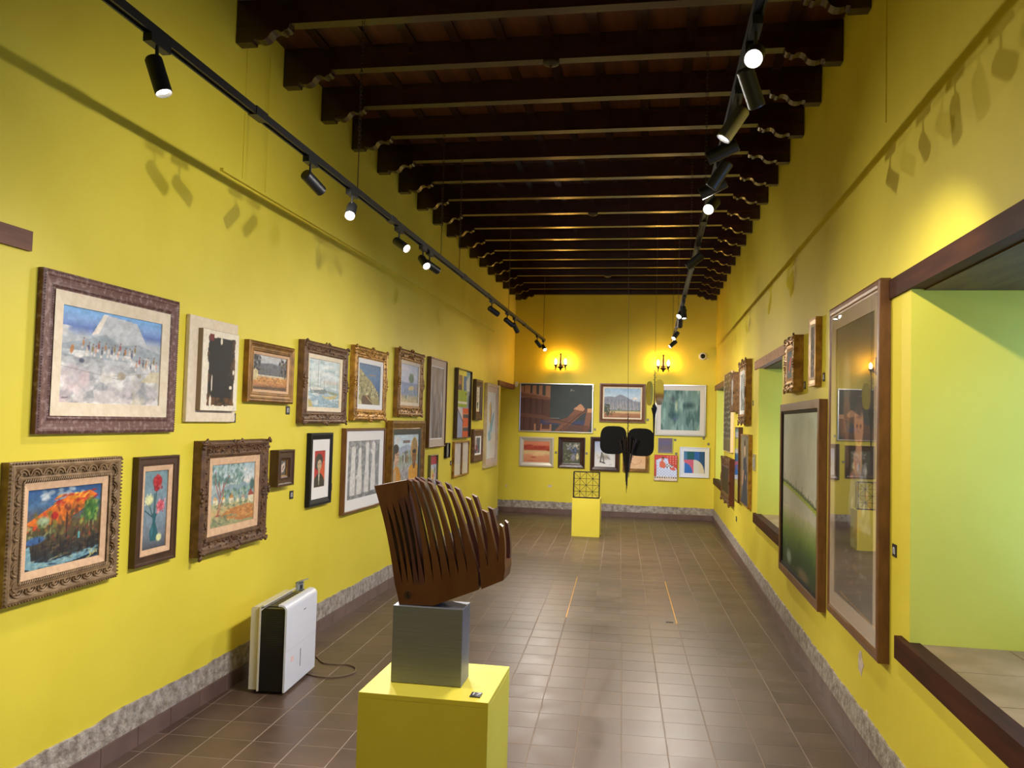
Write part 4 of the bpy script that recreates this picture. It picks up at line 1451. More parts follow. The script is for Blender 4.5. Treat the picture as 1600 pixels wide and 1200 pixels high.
def p_village(c):
    c.grad([(0, (150, 172, 182)), (.25, (190, 196, 196)), (.42, (160, 172, 170)), (.6, (150, 160, 128)), (.75, (190, 160, 110)), (1, (150, 146, 106))])
    c.blend(4, 4, (222, 206, 190), .5, .65, 2, .7, c.box(.5, 0, 1, .35))
    c.ridge([(0, .5), (.3, .38), (.42, .34), (.6, .36), (.72, .30), (.85, .38), (1, .34)], (132, 152, 160), .9, .62)
    c.dabs(70, .25, .42, 1, .62, [(92, 128, 112), (130, 158, 130), (70, 104, 92), (168, 176, 140)], .03, .03, .7)
    c.dabs(120, 0, .0, .72, .34, [(84, 118, 112), (112, 142, 132), (60, 92, 86), (140, 162, 150)], .045, .03, .6)
    c.ell(.95, .38, .07, .12, (74, 100, 96), .4)
    for x, y, w2, h2, rc in ((.06, .56, .10, .08, (196, 160, 110)), (.24, .56, .08, .06, (206, 170, 84)), (.42, .56, .10, .09, (186, 132, 76)), (.58, .58, .06, .07, (170, 170, 150)), (.70, .58, .08, .07, (176, 150, 130)), (.86, .56, .14, .13, (150, 70, 54))):
        c.rect(x, y, x + w2, y + h2, (214, 202, 170))
        c.poly([(x - .01, y + .01), (x + w2 * .4, y - h2 * .8), (x + w2 + .01, y + .01)], rc)
    c.dabs(50, 0, .62, 1, .74, [(112, 130, 96), (150, 156, 110), (196, 176, 130), (90, 112, 92)], .04, .02, .7, 0)
    c.poly([(.2, .86), (.4, .74), (.9, .70), (1, .74), (1, .95), (.7, .96), (.45, .9)], (180, 122, 70))
    c.dabs(24, .4, .74, 1, .92, [(204, 150, 88), (160, 100, 56), (216, 176, 110)], .05, .02, .7, 0)
    c.dabs(40, 0, .84, .6, 1, [(126, 140, 104), (160, 158, 120), (104, 116, 92)], .05, .02, .7, 0)
    for pts in (((.16, .8), (.22, .5), (.17, .28)), ((.18, .8), (.28, .52), (.27, .3)), ((.22, .5), (.3, .34), (.4, .2)), ((.2, .55), (.1, .3), (.1, .12))):
        for a, b in zip(pts, pts[1:]):
            c.line(*a, *b, .022, (150, 82, 66))
    c.ell(.17, .82, .07, .02, (140, 76, 60), .5)
    c.dabs(30, .02, .16, .4, .32, [(84, 118, 112), (60, 92, 86)], .04, .02, .5)
    c.tex(26, 22, .16, 4)

def p_ranch(c):
    c.grad([(0, (186, 184, 180)), (.2, (176, 178, 180)), (.26, (110, 112, 120)), (.55, (118, 100, 90)), (.6, (196, 176, 140)), (.66, (198, 140, 76)), (.85, (176, 120, 76)), (1, (96, 76, 56))])
    c.ridge([(0, .3), (.3, .24), (.55, .2), (.75, .26), (1, .3)], (104, 106, 112), .9, .56)
    c.dabs(46, 0, .3, 1, .56, [(96, 96, 96), (128, 112, 100), (84, 84, 78)], .05, .03, .7)
    c.rect(0, .56, 1, .60, (200, 190, 168))
    c.dabs(30, 0, 0, .2, .5, [(44, 44, 44), (64, 62, 58)], .05, .05, .8).dabs(34, .78, .05, 1, .55, [(44, 40, 40), (72, 62, 56), (96, 84, 70)], .04, .05, .8)
    c.poly([(0, .48), (.08, .4), (.16, .48), (.16, .72), (0, .72)], (206, 188, 140))
    c.dabs(40, .1, .62, .95, .84, [(206, 150, 84), (186, 120, 84), (222, 176, 112)], .06, .02, .7, 0)
    for k in range(18):
        c.ell(.15 + .042 * k, .70 + .05 * math.sin(k * 1.7), .009, .035, (52, 40, 46), .5)
    for k in range(26):
        c.line(.01 + k * .039, .99, .01 + k * .039, .87, .014, (44, 38, 34), .9)
    c.line(0, .94, 1, .92, .016, (44, 38, 34))
    c.tex(22, 18, .18, 3)

def p_harbour(c):
    c.grad([(0, (186, 200, 200)), (.4, (198, 206, 206)), (.52, (176, 188, 184)), (.7, (150, 172, 184)), (1, (140, 166, 180))])
    c.blend(2, 12, (150, 172, 178), .5, .62, 3, .7, c.box(0, 0, 1, .45))
    c.blend(3, 14, (214, 216, 212), .52, .66, 4, .7)
    c.rect(.45, .44, .95, .5, (186, 180, 172), .8)
    for x in (.55, .62, .72, .8, .87):
        c.rect(x, .41, x + .04, .49, (204, 194, 184), .8)
    for x, y0, y1, w2 in ((.3, .02, .7, .013), (.5, .36, .66, .012), (.07, .3, .6, .008), (.38, .3, .6, .006), (.14, .35, .6, .006), (.93, .4, .62, .01)):
        c.line(x, y0, x, y1, w2, (70, 72, 74))
    c.poly([(.05, .62), (.5, .60), (.62, .66), (.5, .72), (.1, .7)], (118, 126, 128)).poly([(.08, .6), (.45, .58), (.5, .62), (.1, .65)], (206, 204, 196))
    c.poly([(.42, .72), (.55, .78), (.95, .7), (.9, .78), (.7, .83), (.5, .8)], (196, 180, 120))
    c.poly([(.6, .64), (.95, .68), (.98, .73), (.68, .71)], (140, 146, 120))
    c.poly([(0, .82), (.1, .86), (.18, 1), (0, 1)], (176, 160, 96))
    for x in (.34, .42, .5, .8, .9):
        c.line(x, .98, x, .84, .012, (84, 100, 110), .7)
    c.dabs(50, 0, .64, 1, 1, [(186, 200, 206), (120, 146, 166), (206, 210, 204), (104, 130, 120)], .05, .012, .6, 0)
    c.tex(16, 18, .12, 5)

def p_cliff(c):
    c.grad([(0, (84, 112, 142)), (.3, (78, 116, 156)), (.6, (62, 98, 140)), (1, (70, 80, 84))])
    c.ell(.62, .26, .24, .02, (140, 120, 92), .4)
    c.poly([(0, .1), (.12, .16), (.35, .3), (.6, .42), (.8, .58), (.95, .8), (1, 1), (0, 1)], (150, 140, 96))
    cols = [(204, 196, 148), (178, 168, 116), (96, 92, 64), (70, 70, 56), (220, 212, 176), (124, 122, 80)]
    for k in range(130):
        x = c.r.uniform(0, .95)
        y = c.r.uniform(.12 + .62 * x ** 1.1, .8)
        w2, h2 = c.r.uniform(.015, .035), c.r.uniform(.02, .05)
        c.poly([(x - w2, y + h2), (x, y - h2), (x + w2, y + h2)], cols[c.r.randint(6)], .8)
    c.poly([(.1, 1), (.2, .78), (.5, .76), (.72, 1)], (84, 60, 46), .9).poly([(.28, .86), (.36, .76), (.46, .82), (.42, .9)], (96, 56, 40))
    c.line(.35, .78, .72, .99, .02, (200, 180, 120))
    c.poly([(0, .86), (.14, .9), (.2, 1), (0, 1)], (190, 182, 140))
    c.tex(20, 20, .15, 3)

def p_lonetree(c):
    c.grad([(0, (164, 180, 206)), (.25, (186, 190, 206)), (.45, (170, 178, 200)), (.5, (120, 136, 172)), (.75, (120, 136, 160)), (.85, (170, 160, 130)), (1, (190, 170, 124))])
    c.blend(2, 8, (204, 198, 206), .5, .62, 3, .8, c.box(0, 0, 1, .46))
    c.ridge([(0, .5), (.4, .53), (.55, .56), (1, .5)], (126, 142, 176), .9, .8)
    c.poly([(.42, .62), (.62, .54), (.82, .58), (.7, .66), (.5, .68)], (196, 176, 120))
    c.poly([(.75, .58), (.92, .5), (1, .52), (1, .66), (.8, .66)], (150, 140, 148), .8)
    c.ell(.6, .36, .17, .13, (70, 104, 84), .3).ell(.6, .28, .11, .08, (78, 112, 90), .4)
    c.dabs(30, .46, .24, .74, .46, [(58, 90, 72), (96, 128, 100)], .03, .03, .7)
    c.line(.6, .56, .6, .44, .02, (70, 66, 60))
    c.dabs(50, 0, .68, 1, .9, [(96, 116, 112), (150, 160, 150), (70, 92, 96), (180, 186, 180)], .02, .05, .6, 0)
    c.dabs(30, 0, .86, .9, 1, [(206, 184, 132), (176, 150, 104), (196, 186, 150)], .05, .02, .7, .2)
    c.tex(16, 20, .10, 5)

def p_bark(c):
    c.a[:] = (128, 118, 116)
    c.blend(9, 3, (170, 160, 154), .45, .62, 3, .8)
    c.blend(10, 2, (92, 80, 78), .5, .62, 5, .8)
    c.blend(6, 3, (116, 92, 76), .55, .66, 7, .5)
    c.tex(30, 8, .22, 4)

def p_collage(c):
    c.a[:] = (176, 182, 200)
    c.rect(0, 0, .72, .3, (206, 196, 60)).rect(.16, .08, .42, .28, (122, 92, 64)).poly([(.1, .3), (.22, .17), (.3, .2), (.42, .3)], (60, 44, 40)).ell(.25, .19, .05, .035, (206, 90, 50), .4)
    c.rect(.5, .08, .74, .3, (64, 104, 150)).rect(.72, .0, 1, .34, (112, 150, 160)).poly([(.7, .16), (1, .02), (1, .34), (.78, .34)], (206, 200, 176), .8)
    c.rect(0, .3, .78, .55, (150, 170, 40)).rect(.42, .3, .44, .55, (110, 130, 40)).rect(0, .47, .8, .505, (224, 218, 200)).rect(.68, .33, .74, .36, (40, 40, 40))
    c.rect(.8, .3, 1, .56, (130, 140, 140))
    c.rect(0, .55, 1, 1, (150, 160, 190))
    c.poly([(.1, .55), (.45, .56), (.6, .74), (.55, .78)], (206, 200, 204))
    c.rect(.5, .56, 1, 1, (214, 92, 36))
    for y in (.66, .86):
        c.rect(.55, y, 1, y + .05, (74, 72, 72)).rect(.55, y - .02, 1, y, (206, 120, 80))
    c.line(0, .52, .55, .78, .022, (64, 56, 50)).line(.54, .76, .54, 1, .022, (84, 80, 84))
    c.rect(.93, .36, 1, 1, (60, 56, 60))
    c.tex(6, 8, .06, 3)

def p_redvase(c):
    c.grad([(0, (206, 196, 172)), (.6, (216, 206, 176)), (1, (224, 206, 160))])
    c.dabs(26, .2, .2, .8, .55, [(176, 110, 80), (140, 70, 60), (206, 160, 120), (120, 110, 80)], .08, .03, .8)
    c.poly([(.3, .6), (.7, .6), (.62, .8), (.5, .88), (.4, .8)], (56, 82, 66))
    c.rect(0, .94, 1, 1, (110, 40, 40))
    c.tex(8, 10, .12, 3)

def p_plume(c):
    c.a[:] = (206, 208, 200)
    c.blend(3, 4, (186, 200, 206), .5, .62, 2, .7)
    c.poly([(.25, .2), (.42, .12), (.5, .3), (.4, .48), (.28, .44)], (206, 168, 84), .9)
    c.poly([(.45, .1), (.52, .3), (.48, .5), (.4, .56), (.46, .3)], (60, 72, 88))
    c.poly([(.2, .62), (.4, .56), (.7, .3), (.8, .34), (.6, .56), (.5, .72), (.25, .74)], (110, 164, 178), .85)
    c.line(.35, .5, .2, .66, .012, (60, 60, 70)).line(.62, .5, .78, .3, .012, (60, 66, 84))
    c.line(.6, .66, .45, .76, .022, (190, 120, 90), .7).line(.72, .64, .6, .86, .014, (206, 140, 110), .8).line(.5, .78, .5, .9, .02, (176, 186, 110), .7)
    c.blend(3, 3, (216, 200, 168), .5, .66, 6, .6, c.box(.4, .6, 1, 1))
    c.tex(7, 9, .05, 3)

def p_figure(c):
    c.grad([(0, (110, 112, 118)), (1, (96, 92, 90))])
    c.rect(0, 0, .35, 1, (196, 186, 176)).rect(.55, .1, .95, .7, (86, 96, 104))
    c.poly([(.1, .2), (.3, .12), (.45, .5), (.6, .8), (.5, .98), (.15, .98)], (186, 158, 150))
    c.poly([(.2, .5), (.45, .45), (.6, .85), (.3, .9)], (130, 60, 56)).poly([(.1, .7), (.4, .8), (.4, 1), (0, 1)], (70, 66, 84))
    c.tex(8, 10, .2, 3)

def p_paper(c):
    c.a[:] = (206, 196, 186)
    c.blend(3, 4, (190, 184, 182), .45, .62, c.r.randint(50), .6)
    c.rect(0, .66, 1, 1, (216, 208, 178), .7)
    c.tex(10, 14, .03, 2)

def p_pair(c):
    c.a[:] = (84, 82, 80)
    c.rect(.08, .08, .46, .92, (120, 116, 110)).rect(.54, .08, .94, .92, (150, 146, 142))
    c.tex(8, 8, .3, 2)
    c.line(.5, 0, .5, 1, .06, (40, 38, 36))

def p_kid(c):
    c.a[:] = (206, 200, 200)
    c.rect(0, 0, 1, .3, (176, 56, 70))
    c.blend(4, 5, (140, 170, 206), .5, .6, 2, .8, c.box(0, .3, 1, 1))
    c.ell(.4, .62, .22, .2, (224, 190, 70), .5, .8).ell(.55, .7, .12, .16, (210, 80, 60), .4, .8).ell(.7, .5, .1, .12, (70, 120, 90), .5, .7)
    c.dabs(18, .1, .4, .95, .95, [(206, 70, 60), (230, 200, 80), (70, 110, 170), (236, 230, 226)], .07, .05, .7)
    c.line(.8, .4, .76, .62, .03, (40, 40, 50))
    c.tex(8, 8, .08, 3)

def p_twomen(c):
    c.grad([(0, (184, 200, 206)), (.3, (190, 204, 210)), (.42, (160, 170, 180)), (.5, (140, 150, 120)), (.7, (160, 164, 160)), (1, (170, 166, 164))])
    c.ridge([(0, .3), (.3, .26), (.42, .24), (.6, .22), (.75, .3), (1, .28)], (150, 160, 178), .8, .42)
    c.dabs(40, .2, .36, .8, .6, [(110, 130, 96), (140, 150, 110), (90, 104, 96), (176, 180, 160)], .04, .03, .7)
    c.ell(.14, .12, .14, .12, (206, 198, 196), .6, .7)
    for x, col in ((.38, (70, 56, 60)), (.43, (206, 200, 196)), (.47, (84, 70, 64)), (.56, (150, 110, 70)), (.52, (120, 90, 64))):
        c.ell(x, .52, .022, .12, col, .4).ell(x, .39, .014, .026, (80, 56, 44), .4)
    c.rect(.36, .13, .64, .185, (120, 108, 100)).line(.49, .18, .49, .6, .014, (96, 84, 78))
    c.poly([(-.02, 1), (0, .76), (.1, .66), (.22, .68), (.3, .84), (.32, 1)], (190, 130, 44)).poly([(.02, .8), (.12, .7), (.14, .98), (.02, 1)], (176, 150, 130), .8)
    c.ell(.12, .46, .115, .20, (198, 160, 132), .12)
    c.ell(.10, .30, .12, .11, (52, 46, 46), .2).ell(.03, .42, .04, .16, (56, 50, 50), .3)
    c.ell(.19, .47, .03, .05, (150, 110, 90), .5, .7).line(.1, .42, .22, .42, .012, (60, 44, 40)).line(.14, .56, .21, .56, .012, (130, 70, 66))
    c.ell(.14, .62, .07, .05, (170, 130, 106), .4, .8)
    c.poly([(.58, 1), (.62, .72), (.74, .66), (.9, .64), (1, .7), (1, 1)], (206, 146, 52))
    c.ell(.83, .33, .15, .27, (206, 150, 64), .1)
    c.ell(.83, .30, .12, .22, (132, 120, 80), .15, .8)
    for k in range(7):
        c.line(.70 + .043 * k, .1 + .05 * abs(k - 3) / 3, .76 + .022 * k, .34, .016, [(206, 96, 50), (220, 180, 90), (120, 110, 90)][k % 3])
    c.line(.79, 0, .80, .12, .008, (50, 44, 44)).line(.85, 0, .845, .12, .008, (50, 44, 44))
    c.ell(.83, .50, .095, .19, (138, 88, 54), .1).ell(.83, .38, .09, .05, (40, 34, 34), .3)
    c.line(.78, .47, .84, .47, .012, (40, 28, 26)).line(.87, .47, .91, .47, .012, (40, 28, 26)).ell(.85, .6, .03, .014, (110, 56, 44), .4).line(.85, .48, .85, .56, .014, (112, 66, 40))
    c.poly([(.76, .64), (.9, .64), (.86, .76), (.8, .76)], (112, 70, 44))
    c.poly([(.3, .8), (.42, .66), (.5, .72), (.6, .66), (.62, 1), (.32, 1)], (150, 146, 146), .9)
    c.dabs(24, .32, .7, .62, 1, [(206, 202, 198), (110, 106, 108), (176, 172, 170)], .03, .04, .7)
    c.tex(20, 18, .12, 3)

def p_limbs(c):
    c.a[:] = (128, 130, 132)
    c.tex(8, 8, .10, 2)
    W = (214, 210, 206)
    c.rect(0, .93, 1, 1, (112, 114, 116))
    for x, y0, w0, w1, fork in ((.17, .10, .13, .15, -.1), (.37, .13, .10, .16, -.14), (.60, .04, .11, .15, .08), (.81, .05, .11, .16, -.12)):
        y1 = .95 - .05 * x
        c.poly([(x - w0 / 2, y0 + .03), (x - w0 / 4, y0), (x + w0 / 4, y0 - .01), (x + w0 / 2, y0 + .02), (x + w0 / 2 - .005, .35), (x + w1 / 2, .7), (x + w1 / 2 - .01, y1), (x - w1 / 2, y1), (x - w1 / 2 - .005, .7), (x - w0 / 2 + .01, .35)], W)
        yy = .62 if x < .7 else .18
        c.poly([(x, yy + .16), (x + fork * .9, yy), (x + fork * .8 + .02, yy - .03), (x + .02, yy + .08)], W)
    c.line(.38, -.02, .38, .12, .02, W)
    c.ell(.80, .07, .045, .06, W, .2)
    c.blend(14, 16, (186, 182, 178), .5, .62, 6, .5)

def p_portrait(c):
    c.a[:] = (176, 52, 44)
    c.rect(.5, .3, 1, 1, (206, 86, 44)).rect(0, .45, .5, 1, (180, 48, 44))
    c.ell(.47, .28, .36, .20, (66, 56, 46), .1).ell(.42, .40, .34, .14, (62, 52, 44), .15)
    c.poly([(-.02, 1), (.02, .82), (.2, .70), (.4, .62), (.62, .62), (.85, .72), (1, .84), (1.02, 1)], (60, 58, 44))
    c.poly([(.42, .60), (.58, .60), (.54, .72), (.50, 1), (.46, .72)], (214, 204, 186))
    c.poly([(.40, .5), (.62, .5), (.58, .64), (.5, .68), (.44, .64)], (176, 150, 120))
    c.ell(.52, .38, .21, .17, (190, 164, 132), .1)
    c.poly([(.28, .26), (.42, .2), (.6, .22), (.72, .3), (.74, .42), (.66, .28), (.5, .25), (.36, .3), (.3, .44)], (66, 56, 46))
    c.line(.38, .37, .46, .365, .016, (70, 50, 44)).line(.58, .365, .66, .37, .016, (70, 50, 44)).line(.52, .38, .51, .45, .01, (150, 120, 96))
    c.line(.46, .49, .57, .49, .014, (150, 76, 66))
    c.tex(6, 8, .06, 3)

def p_cloth(c):
    c.grad([(0, (112, 104, 96)), (1, (92, 84, 76))])
    c.poly([(.35, .3), (.8, .15), (.9, .5), (.6, .8), (.3, .7)], (206, 186, 170)).poly([(.45, .6), (.7, .3), (.8, .4), (.55, .7)], (130, 104, 92)).ell(.35, .75, .18, .1, (196, 160, 140), .4)
    c.tex(9, 9, .2, 3)

def p_glyphs(c):
    c.a[:] = (70, 66, 60)
    c.tex(6, 6, .15, 2)
    for i in range(13):
        for j in range(9):
            if c.r.rand() < .85:
                x, y = (j + .5 + c.r.uniform(-.2, .2)) / 9, (i + .5) / 15
                c.line(x - .03, y, x + c.r.uniform(-.02, .04), y + c.r.uniform(-.025, .025), .018, (206, 200, 182), .9)
    c.rect(0, .84, 1, 1, (120, 108, 70), .5)

def p_grey_l(c):
    c.grad([(0, (170, 180, 190)), (.5, (140, 152, 160)), (1, (110, 116, 120))])
    c.blend(4, 4, (206, 206, 200), .5, .64, 3, .8).blend(5, 5, (80, 84, 84), .55, .66, 4, .7)

def p_parrot(c):
    c.grad([(0, (64, 84, 116)), (.5, (56, 84, 120)), (.75, (44, 76, 84)), (1, (50, 88, 120))])
    c.poly([(.25, .7), (.35, .4), (.6, .22), (.85, .25), (.8, .5), (.55, .72), (.4, .8)], (222, 88, 56))
    c.ell(.3, .76, .1, .06, (206, 200, 200), .4).ell(.62, .3, .1, .05, (236, 120, 90), .5, .7)
    c.tex(8, 8, .14, 3)

def p_scratch(c):
    c.a[:] = (96, 84, 84)
    c.blend(6, 14, (186, 178, 174), .52, .62, 3, .8).blend(8, 14, (48, 42, 46), .54, .62, 5, .8)
    c.tex(12, 24, .2, 2)

def p_meadow(c):
    c.grad([(0, (170, 178, 160)), (.2, (182, 182, 166)), (.48, (176, 172, 158)), (.56, (186, 184, 166)), (.66, (160, 160, 120)), (.76, (104, 124, 56)), (.88, (50, 76, 38)), (1, (40, 52, 34))])
    # far bank rises to the left in the picture
    yb = .45 + .10 * (c.U ** 1.3)
    c.mixm(np.clip((c.V - yb) / .008, 0, 1) * (c.V < yb + .032), (152, 164, 70))
    c.mixm(np.clip((c.V - yb - .03) / .01, 0, 1) * (c.V < .62 + .02 * c.U), (176, 172, 156), .9)
    for k in range(64):
        x = k / 63
        y = .45 + .10 * x ** 1.3
        hgt = c.r.uniform(.012, .034) * (2.0 if k % 11 == 4 else 1)
        c.poly([(x - .012, y + .008), (x, y - hgt), (x + .012, y + .008)], (74, 90, 56), .95)
    c.line(.02, .575, .06, .585, .003, (100, 100, 84), .7).line(.08, .59, .14, .60, .003, (90, 92, 80), .7)
    for k in range(240):
        x, y = c.r.uniform(0, 1), c.r.uniform(.66, .86)
        c.line(x, y, x + c.r.uniform(-.006, .006), y - c.r.uniform(.02, .05), .004, [(120, 136, 62), (84, 108, 50), (140, 150, 84), (62, 90, 44)][k % 4], .45)
    c.blend(4, 4, (34, 62, 34), .48, .62, 5, .7, np.clip((c.V - .76) / .16, 0, 1))
    c.ell(.22, .93, .10, .06, (150, 160, 150), .6, .8).ell(.62, .97, .2, .05, (120, 96, 76), .6, .8)
    c.tex(10, 10, .05, 3)

def p_lady(c):
    c.grad([(0, (66, 60, 48)), (.35, (52, 46, 40)), (.6, (50, 46, 44)), (.8, (60, 58, 62)), (1, (58, 60, 66))])
    c.blend(4, 8, (84, 74, 60), .5, .64, 3, .6, c.box(0, 0, 1, .4))
    c.ell(.30, .20, .13, .12, (150, 140, 124), .5, .75).ell(.30, .33, .12, .10, (150, 110, 70), .4, .8)
    c.rect(.26, .36, .36, .52, (140, 110, 84), .6)
    c.ell(.64, .16, .2, .13, (96, 88, 76), .6, .6)
    c.poly([(.36, .66), (.44, .54), (.58, .50), (.72, .50), (.86, .56), (.92, .72), (.36, .72)], (130, 130, 140), .9)
    c.ell(.60, .50, .13, .06, (200, 150, 110), .3)
    c.ell(.62, .37, .13, .095, (190, 140, 104), .2)
    c.ell(.62, .29, .15, .06, (60, 44, 34), .4, .8)
    c.ell(.58, .37, .03, .008, (70, 44, 36), .4).ell(.67, .37, .03, .008, (70, 44, 36), .4).ell(.63, .425, .035, .008, (150, 70, 60), .4)
    c.rect(.56, .44, .70, .50, (196, 150, 116))
    c.dabs(36, .42, .5, .9, .7, [(206, 204, 206), (96, 96, 112), (176, 172, 180), (190, 110, 80)], .03, .022, .7, 1.2)
    c.dabs(60, .3, .68, .8, .95, [(110, 112, 124), (150, 150, 156), (70, 70, 80), (130, 80, 66)], .02, .03, .5, 1.4)
    c.ell(.58, .72, .08, .06, (170, 96, 60), .6, .5)
    c.tex(12, 20, .2, 4)

def p_dark(c):
    c.a[:] = (40, 26, 20)
    c.tex(6, 6, .3, 2)

def p_reflection(c):  # bands are the mirrored back wall pictures, painted into the canvas colour
    c.a[:] = (206, 206, 206)
    c.rect(0, 0, 1, .14, (150, 160, 170)).rect(0, .14, 1, .32, (196, 180, 60)).rect(0, .36, 1, .52, (64, 90, 130)).rect(0, .52, 1, .56, (200, 80, 70)).rect(0, .56, 1, .7, (70, 110, 170)).rect(0, .78, 1, 1, (190, 184, 110))
    c.tex(5, 7, .1, 2)

def p_man(c):
    c.grad([(0, (120, 112, 92)), (.4, (130, 118, 96)), (.7, (150, 120, 92)), (1, (70, 66, 64))])
    c.blend(4, 6, (96, 88, 74), .5, .64, 3, .7)
    c.ell(.5, .2, .12, .13, (206, 170, 140), .3).ell(.5, .11, .12, .06, (60, 48, 40), .4)
    c.poly([(.32, .34), (.66, .3), (.82, .5), (.86, 1), (.1, 1), (.3, .7)], (44, 54, 78))
    c.poly([(.3, .52), (.44, .5), (.3, .72), (.05, .78)], (190, 140, 116))
    c.ell(.62, .6, .06, .05, (196, 150, 120), .4).rect(0, .3, .18, .9, (100, 92, 76), .5)
    c.tex(8, 10, .12, 2)

def p_fence(c):
    c.a[:] = (56, 64, 66)
    c.tex(6, 5, .06, 2)
    WD, DK, LT = (104, 68, 54), (58, 34, 30), (160, 112, 84)
    c.rect(0, .3, .42, 1, (84, 54, 46))
    for x0, x1 in ((0, .05), (.055, .14), (.16, .235), (.26, .315), (.35, .42)):
        c.rect(x0, .03 if x0 > .02 else .04, x1, .34, LT).rect(x0, .3, x1, 1, (88, 56, 48))
    for x in (.05, .14, .225, .31):
        c.line(x, .04, x, .98, .014, DK)
    c.poly([(0, .17), (.36, .26), (.42, .3), (.42, .34), (0, .28)], (120, 80, 62)).poly([(0, .16), (.36, .25), (.36, .27), (0, .19)], (150, 104, 80))
    c.poly([(.0, .62), (.3, .66), (.6, .78), (.98, .86), (.98, .94), (.55, .84), (.3, .74), (0, .7)], WD)
    c.rect(.28, .76, .94, .86, (56, 66, 110), .7)
    c.poly([(.48, 1), (.84, .40), (.92, .54), (.62, .98)], (124, 82, 64)).poly([(.74, .52), (.84, .40), (.90, .5), (.88, .56)], (190, 140, 104))
    c.poly([(.3, .8), (.55, .76), (.9, .56), (.92, .58), (.6, .84)], (112, 74, 58))
    c.line(.56, .98, .9, .54, .012, DK).line(.42, .73, .98, .9, .012, (60, 40, 36)).line(.42, .72, .55, .72, .01, (150, 140, 130))
    c.poly([(.93, .5), (1, .5), (1, .62), (.95, 1), (.88, 1)], (130, 88, 68)).rect(.94, .5, 1, .58, (196, 146, 110))
    for x0 in (.2, .29, .42):
        c.rect(x0, .85, x0 + .02, 1, LT)
    c.rect(.28, .96, .44, 1, LT).rect(.6, .86, .95, 1, (100, 64, 54), .8)
    c.line(.70, .14, .71, .10, .01, (206, 200, 176)).line(.71, .12, .75, .13, .008, (190, 186, 170))

def p_mountain(c):
    c.grad([(0, (150, 180, 206)), (.3, (186, 204, 216)), (.45, (190, 196, 200)), (.75, (176, 150, 110)), (.85, (170, 120, 84)), (1, (150, 104, 76))])
    c.ell(.84, .34, .10, .06, (226, 216, 206), .6)
    c.ridge([(0, .3), (.12, .28), (.3, .30), (.42, .22), (.5, .23), (.62, .30), (.78, .42), (1, .46)], (132, 136, 148), 1, .76)
    for x in (.1, .2, .32, .4, .48, .56, .66, .76, .86):
        c.poly([(x, .42), (x + .035, .46), (x + .09, .74), (x + .0, .72)], (176, 168, 160), .7)
        c.line(x, .38, x + .03, .7, .024, (98, 104, 120), .7)
    c.rect(0, .74, 1, .78, (104, 116, 92), .8)
    c.dabs(26, .1, .70, 1, .78, [(84, 100, 76), (110, 120, 90)], .02, .02, .8)
    c.rect(0, .78, 1, .85, (206, 180, 130), .8)
    c.dabs(40, 0, .55, .14, .85, [(50, 62, 48), (74, 84, 64)], .03, .03, .85).dabs(24, .06, .8, .3, .98, [(60, 62, 50), (84, 74, 60)], .02, .03, .8)
    c.tex(14, 12, .10, 4)

def p_rain(c):
    c.a[:] = (112, 140, 128)
    c.blend(10, 2, (150, 176, 160), .48, .64, 2, .8)
    c.blend(9, 2, (60, 90, 84), .5, .64, 3, .8)
    c.ell(.72, .38, .2, .12, (36, 60, 60), .8, .8).ell(.35, .62, .18, .14, (40, 76, 76), .8, .7).ell(.3, .22, .1, .1, (80, 84, 92), .8, .7).ell(.36, .72, .1, .08, (74, 80, 110), .8, .6)
    c.ell(.40, .4, .05, .2, (190, 190, 140), .8, .6).ell(.1, .6, .04, .4, (150, 190, 170), .8, .6)
    c.tex(40, 3, .14, 5)

def p_violet(c):
    c.grad([(0, (124, 92, 104)), (.35, (96, 96, 124)), (.6, (110, 96, 100)), (1, (112, 104, 120))])
    c.blend(3, 4, (140, 104, 96), .5, .64, 3, .7)

def p_checks(c):
    c.a[:] = (206, 76, 62)
    for i in range(4):
        for j in range(4):
            c.ell(.58 + .12 * i, .06 + .09 * j, .028, .026, (236, 180, 150), .4)
    c.poly([(.08, .2), (.34, .1), (.6, .14), (.62, .36), (.98, .52), (1, .92), (.1, .92)], (186, 196, 220))
    u, v = (c.U * 15).astype(int), (c.V * 18).astype(int)
    m = ((u + v) % 2 == 0) & (c.V > .16) & (c.U > .12)
    inb = (np.abs(c.a - np.array((186, 196, 220))).sum(-1) < 40)
    c.mixm((m & inb).astype(float), (226, 228, 236))
    c.poly([(.22, .3), (.34, .2), (.46, .3), (.56, .42), (.42, .52), (.24, .48)], (222, 110, 82))
    c.ell(.37, .13, .07, .07, (64, 44, 40), .3).ell(.36, .17, .05, .06, (214, 120, 92), .3)
    mm = ((u + v) % 2 == 0).astype(float) * c.box(.48, .34, .82, .5)
    c.poly([(.46, .4), (.6, .33), (.84, .42), (.8, .5), (.56, .5)], (236, 232, 226)).mixm(mm * .8, (70, 66, 70))
    c.poly([(.68, .5), (.85, .46), (.95, .56), (.88, .6), (.7, .56)], (222, 100, 80))
    c.rect(0, .84, 1, 1, (226, 206, 180))
    for k in range(10):
        c.rect(.03 + k * .1, .86, .075 + k * .1, .9, (30, 28, 30))
    for k in range(5):
        c.rect(.02, .58 + k * .055, .06, .605 + k * .055, (30, 28, 30))
    c.dabs(10, 0, .92, 1, 1, [(206, 120, 70), (224, 190, 150)], .05, .015, .8)

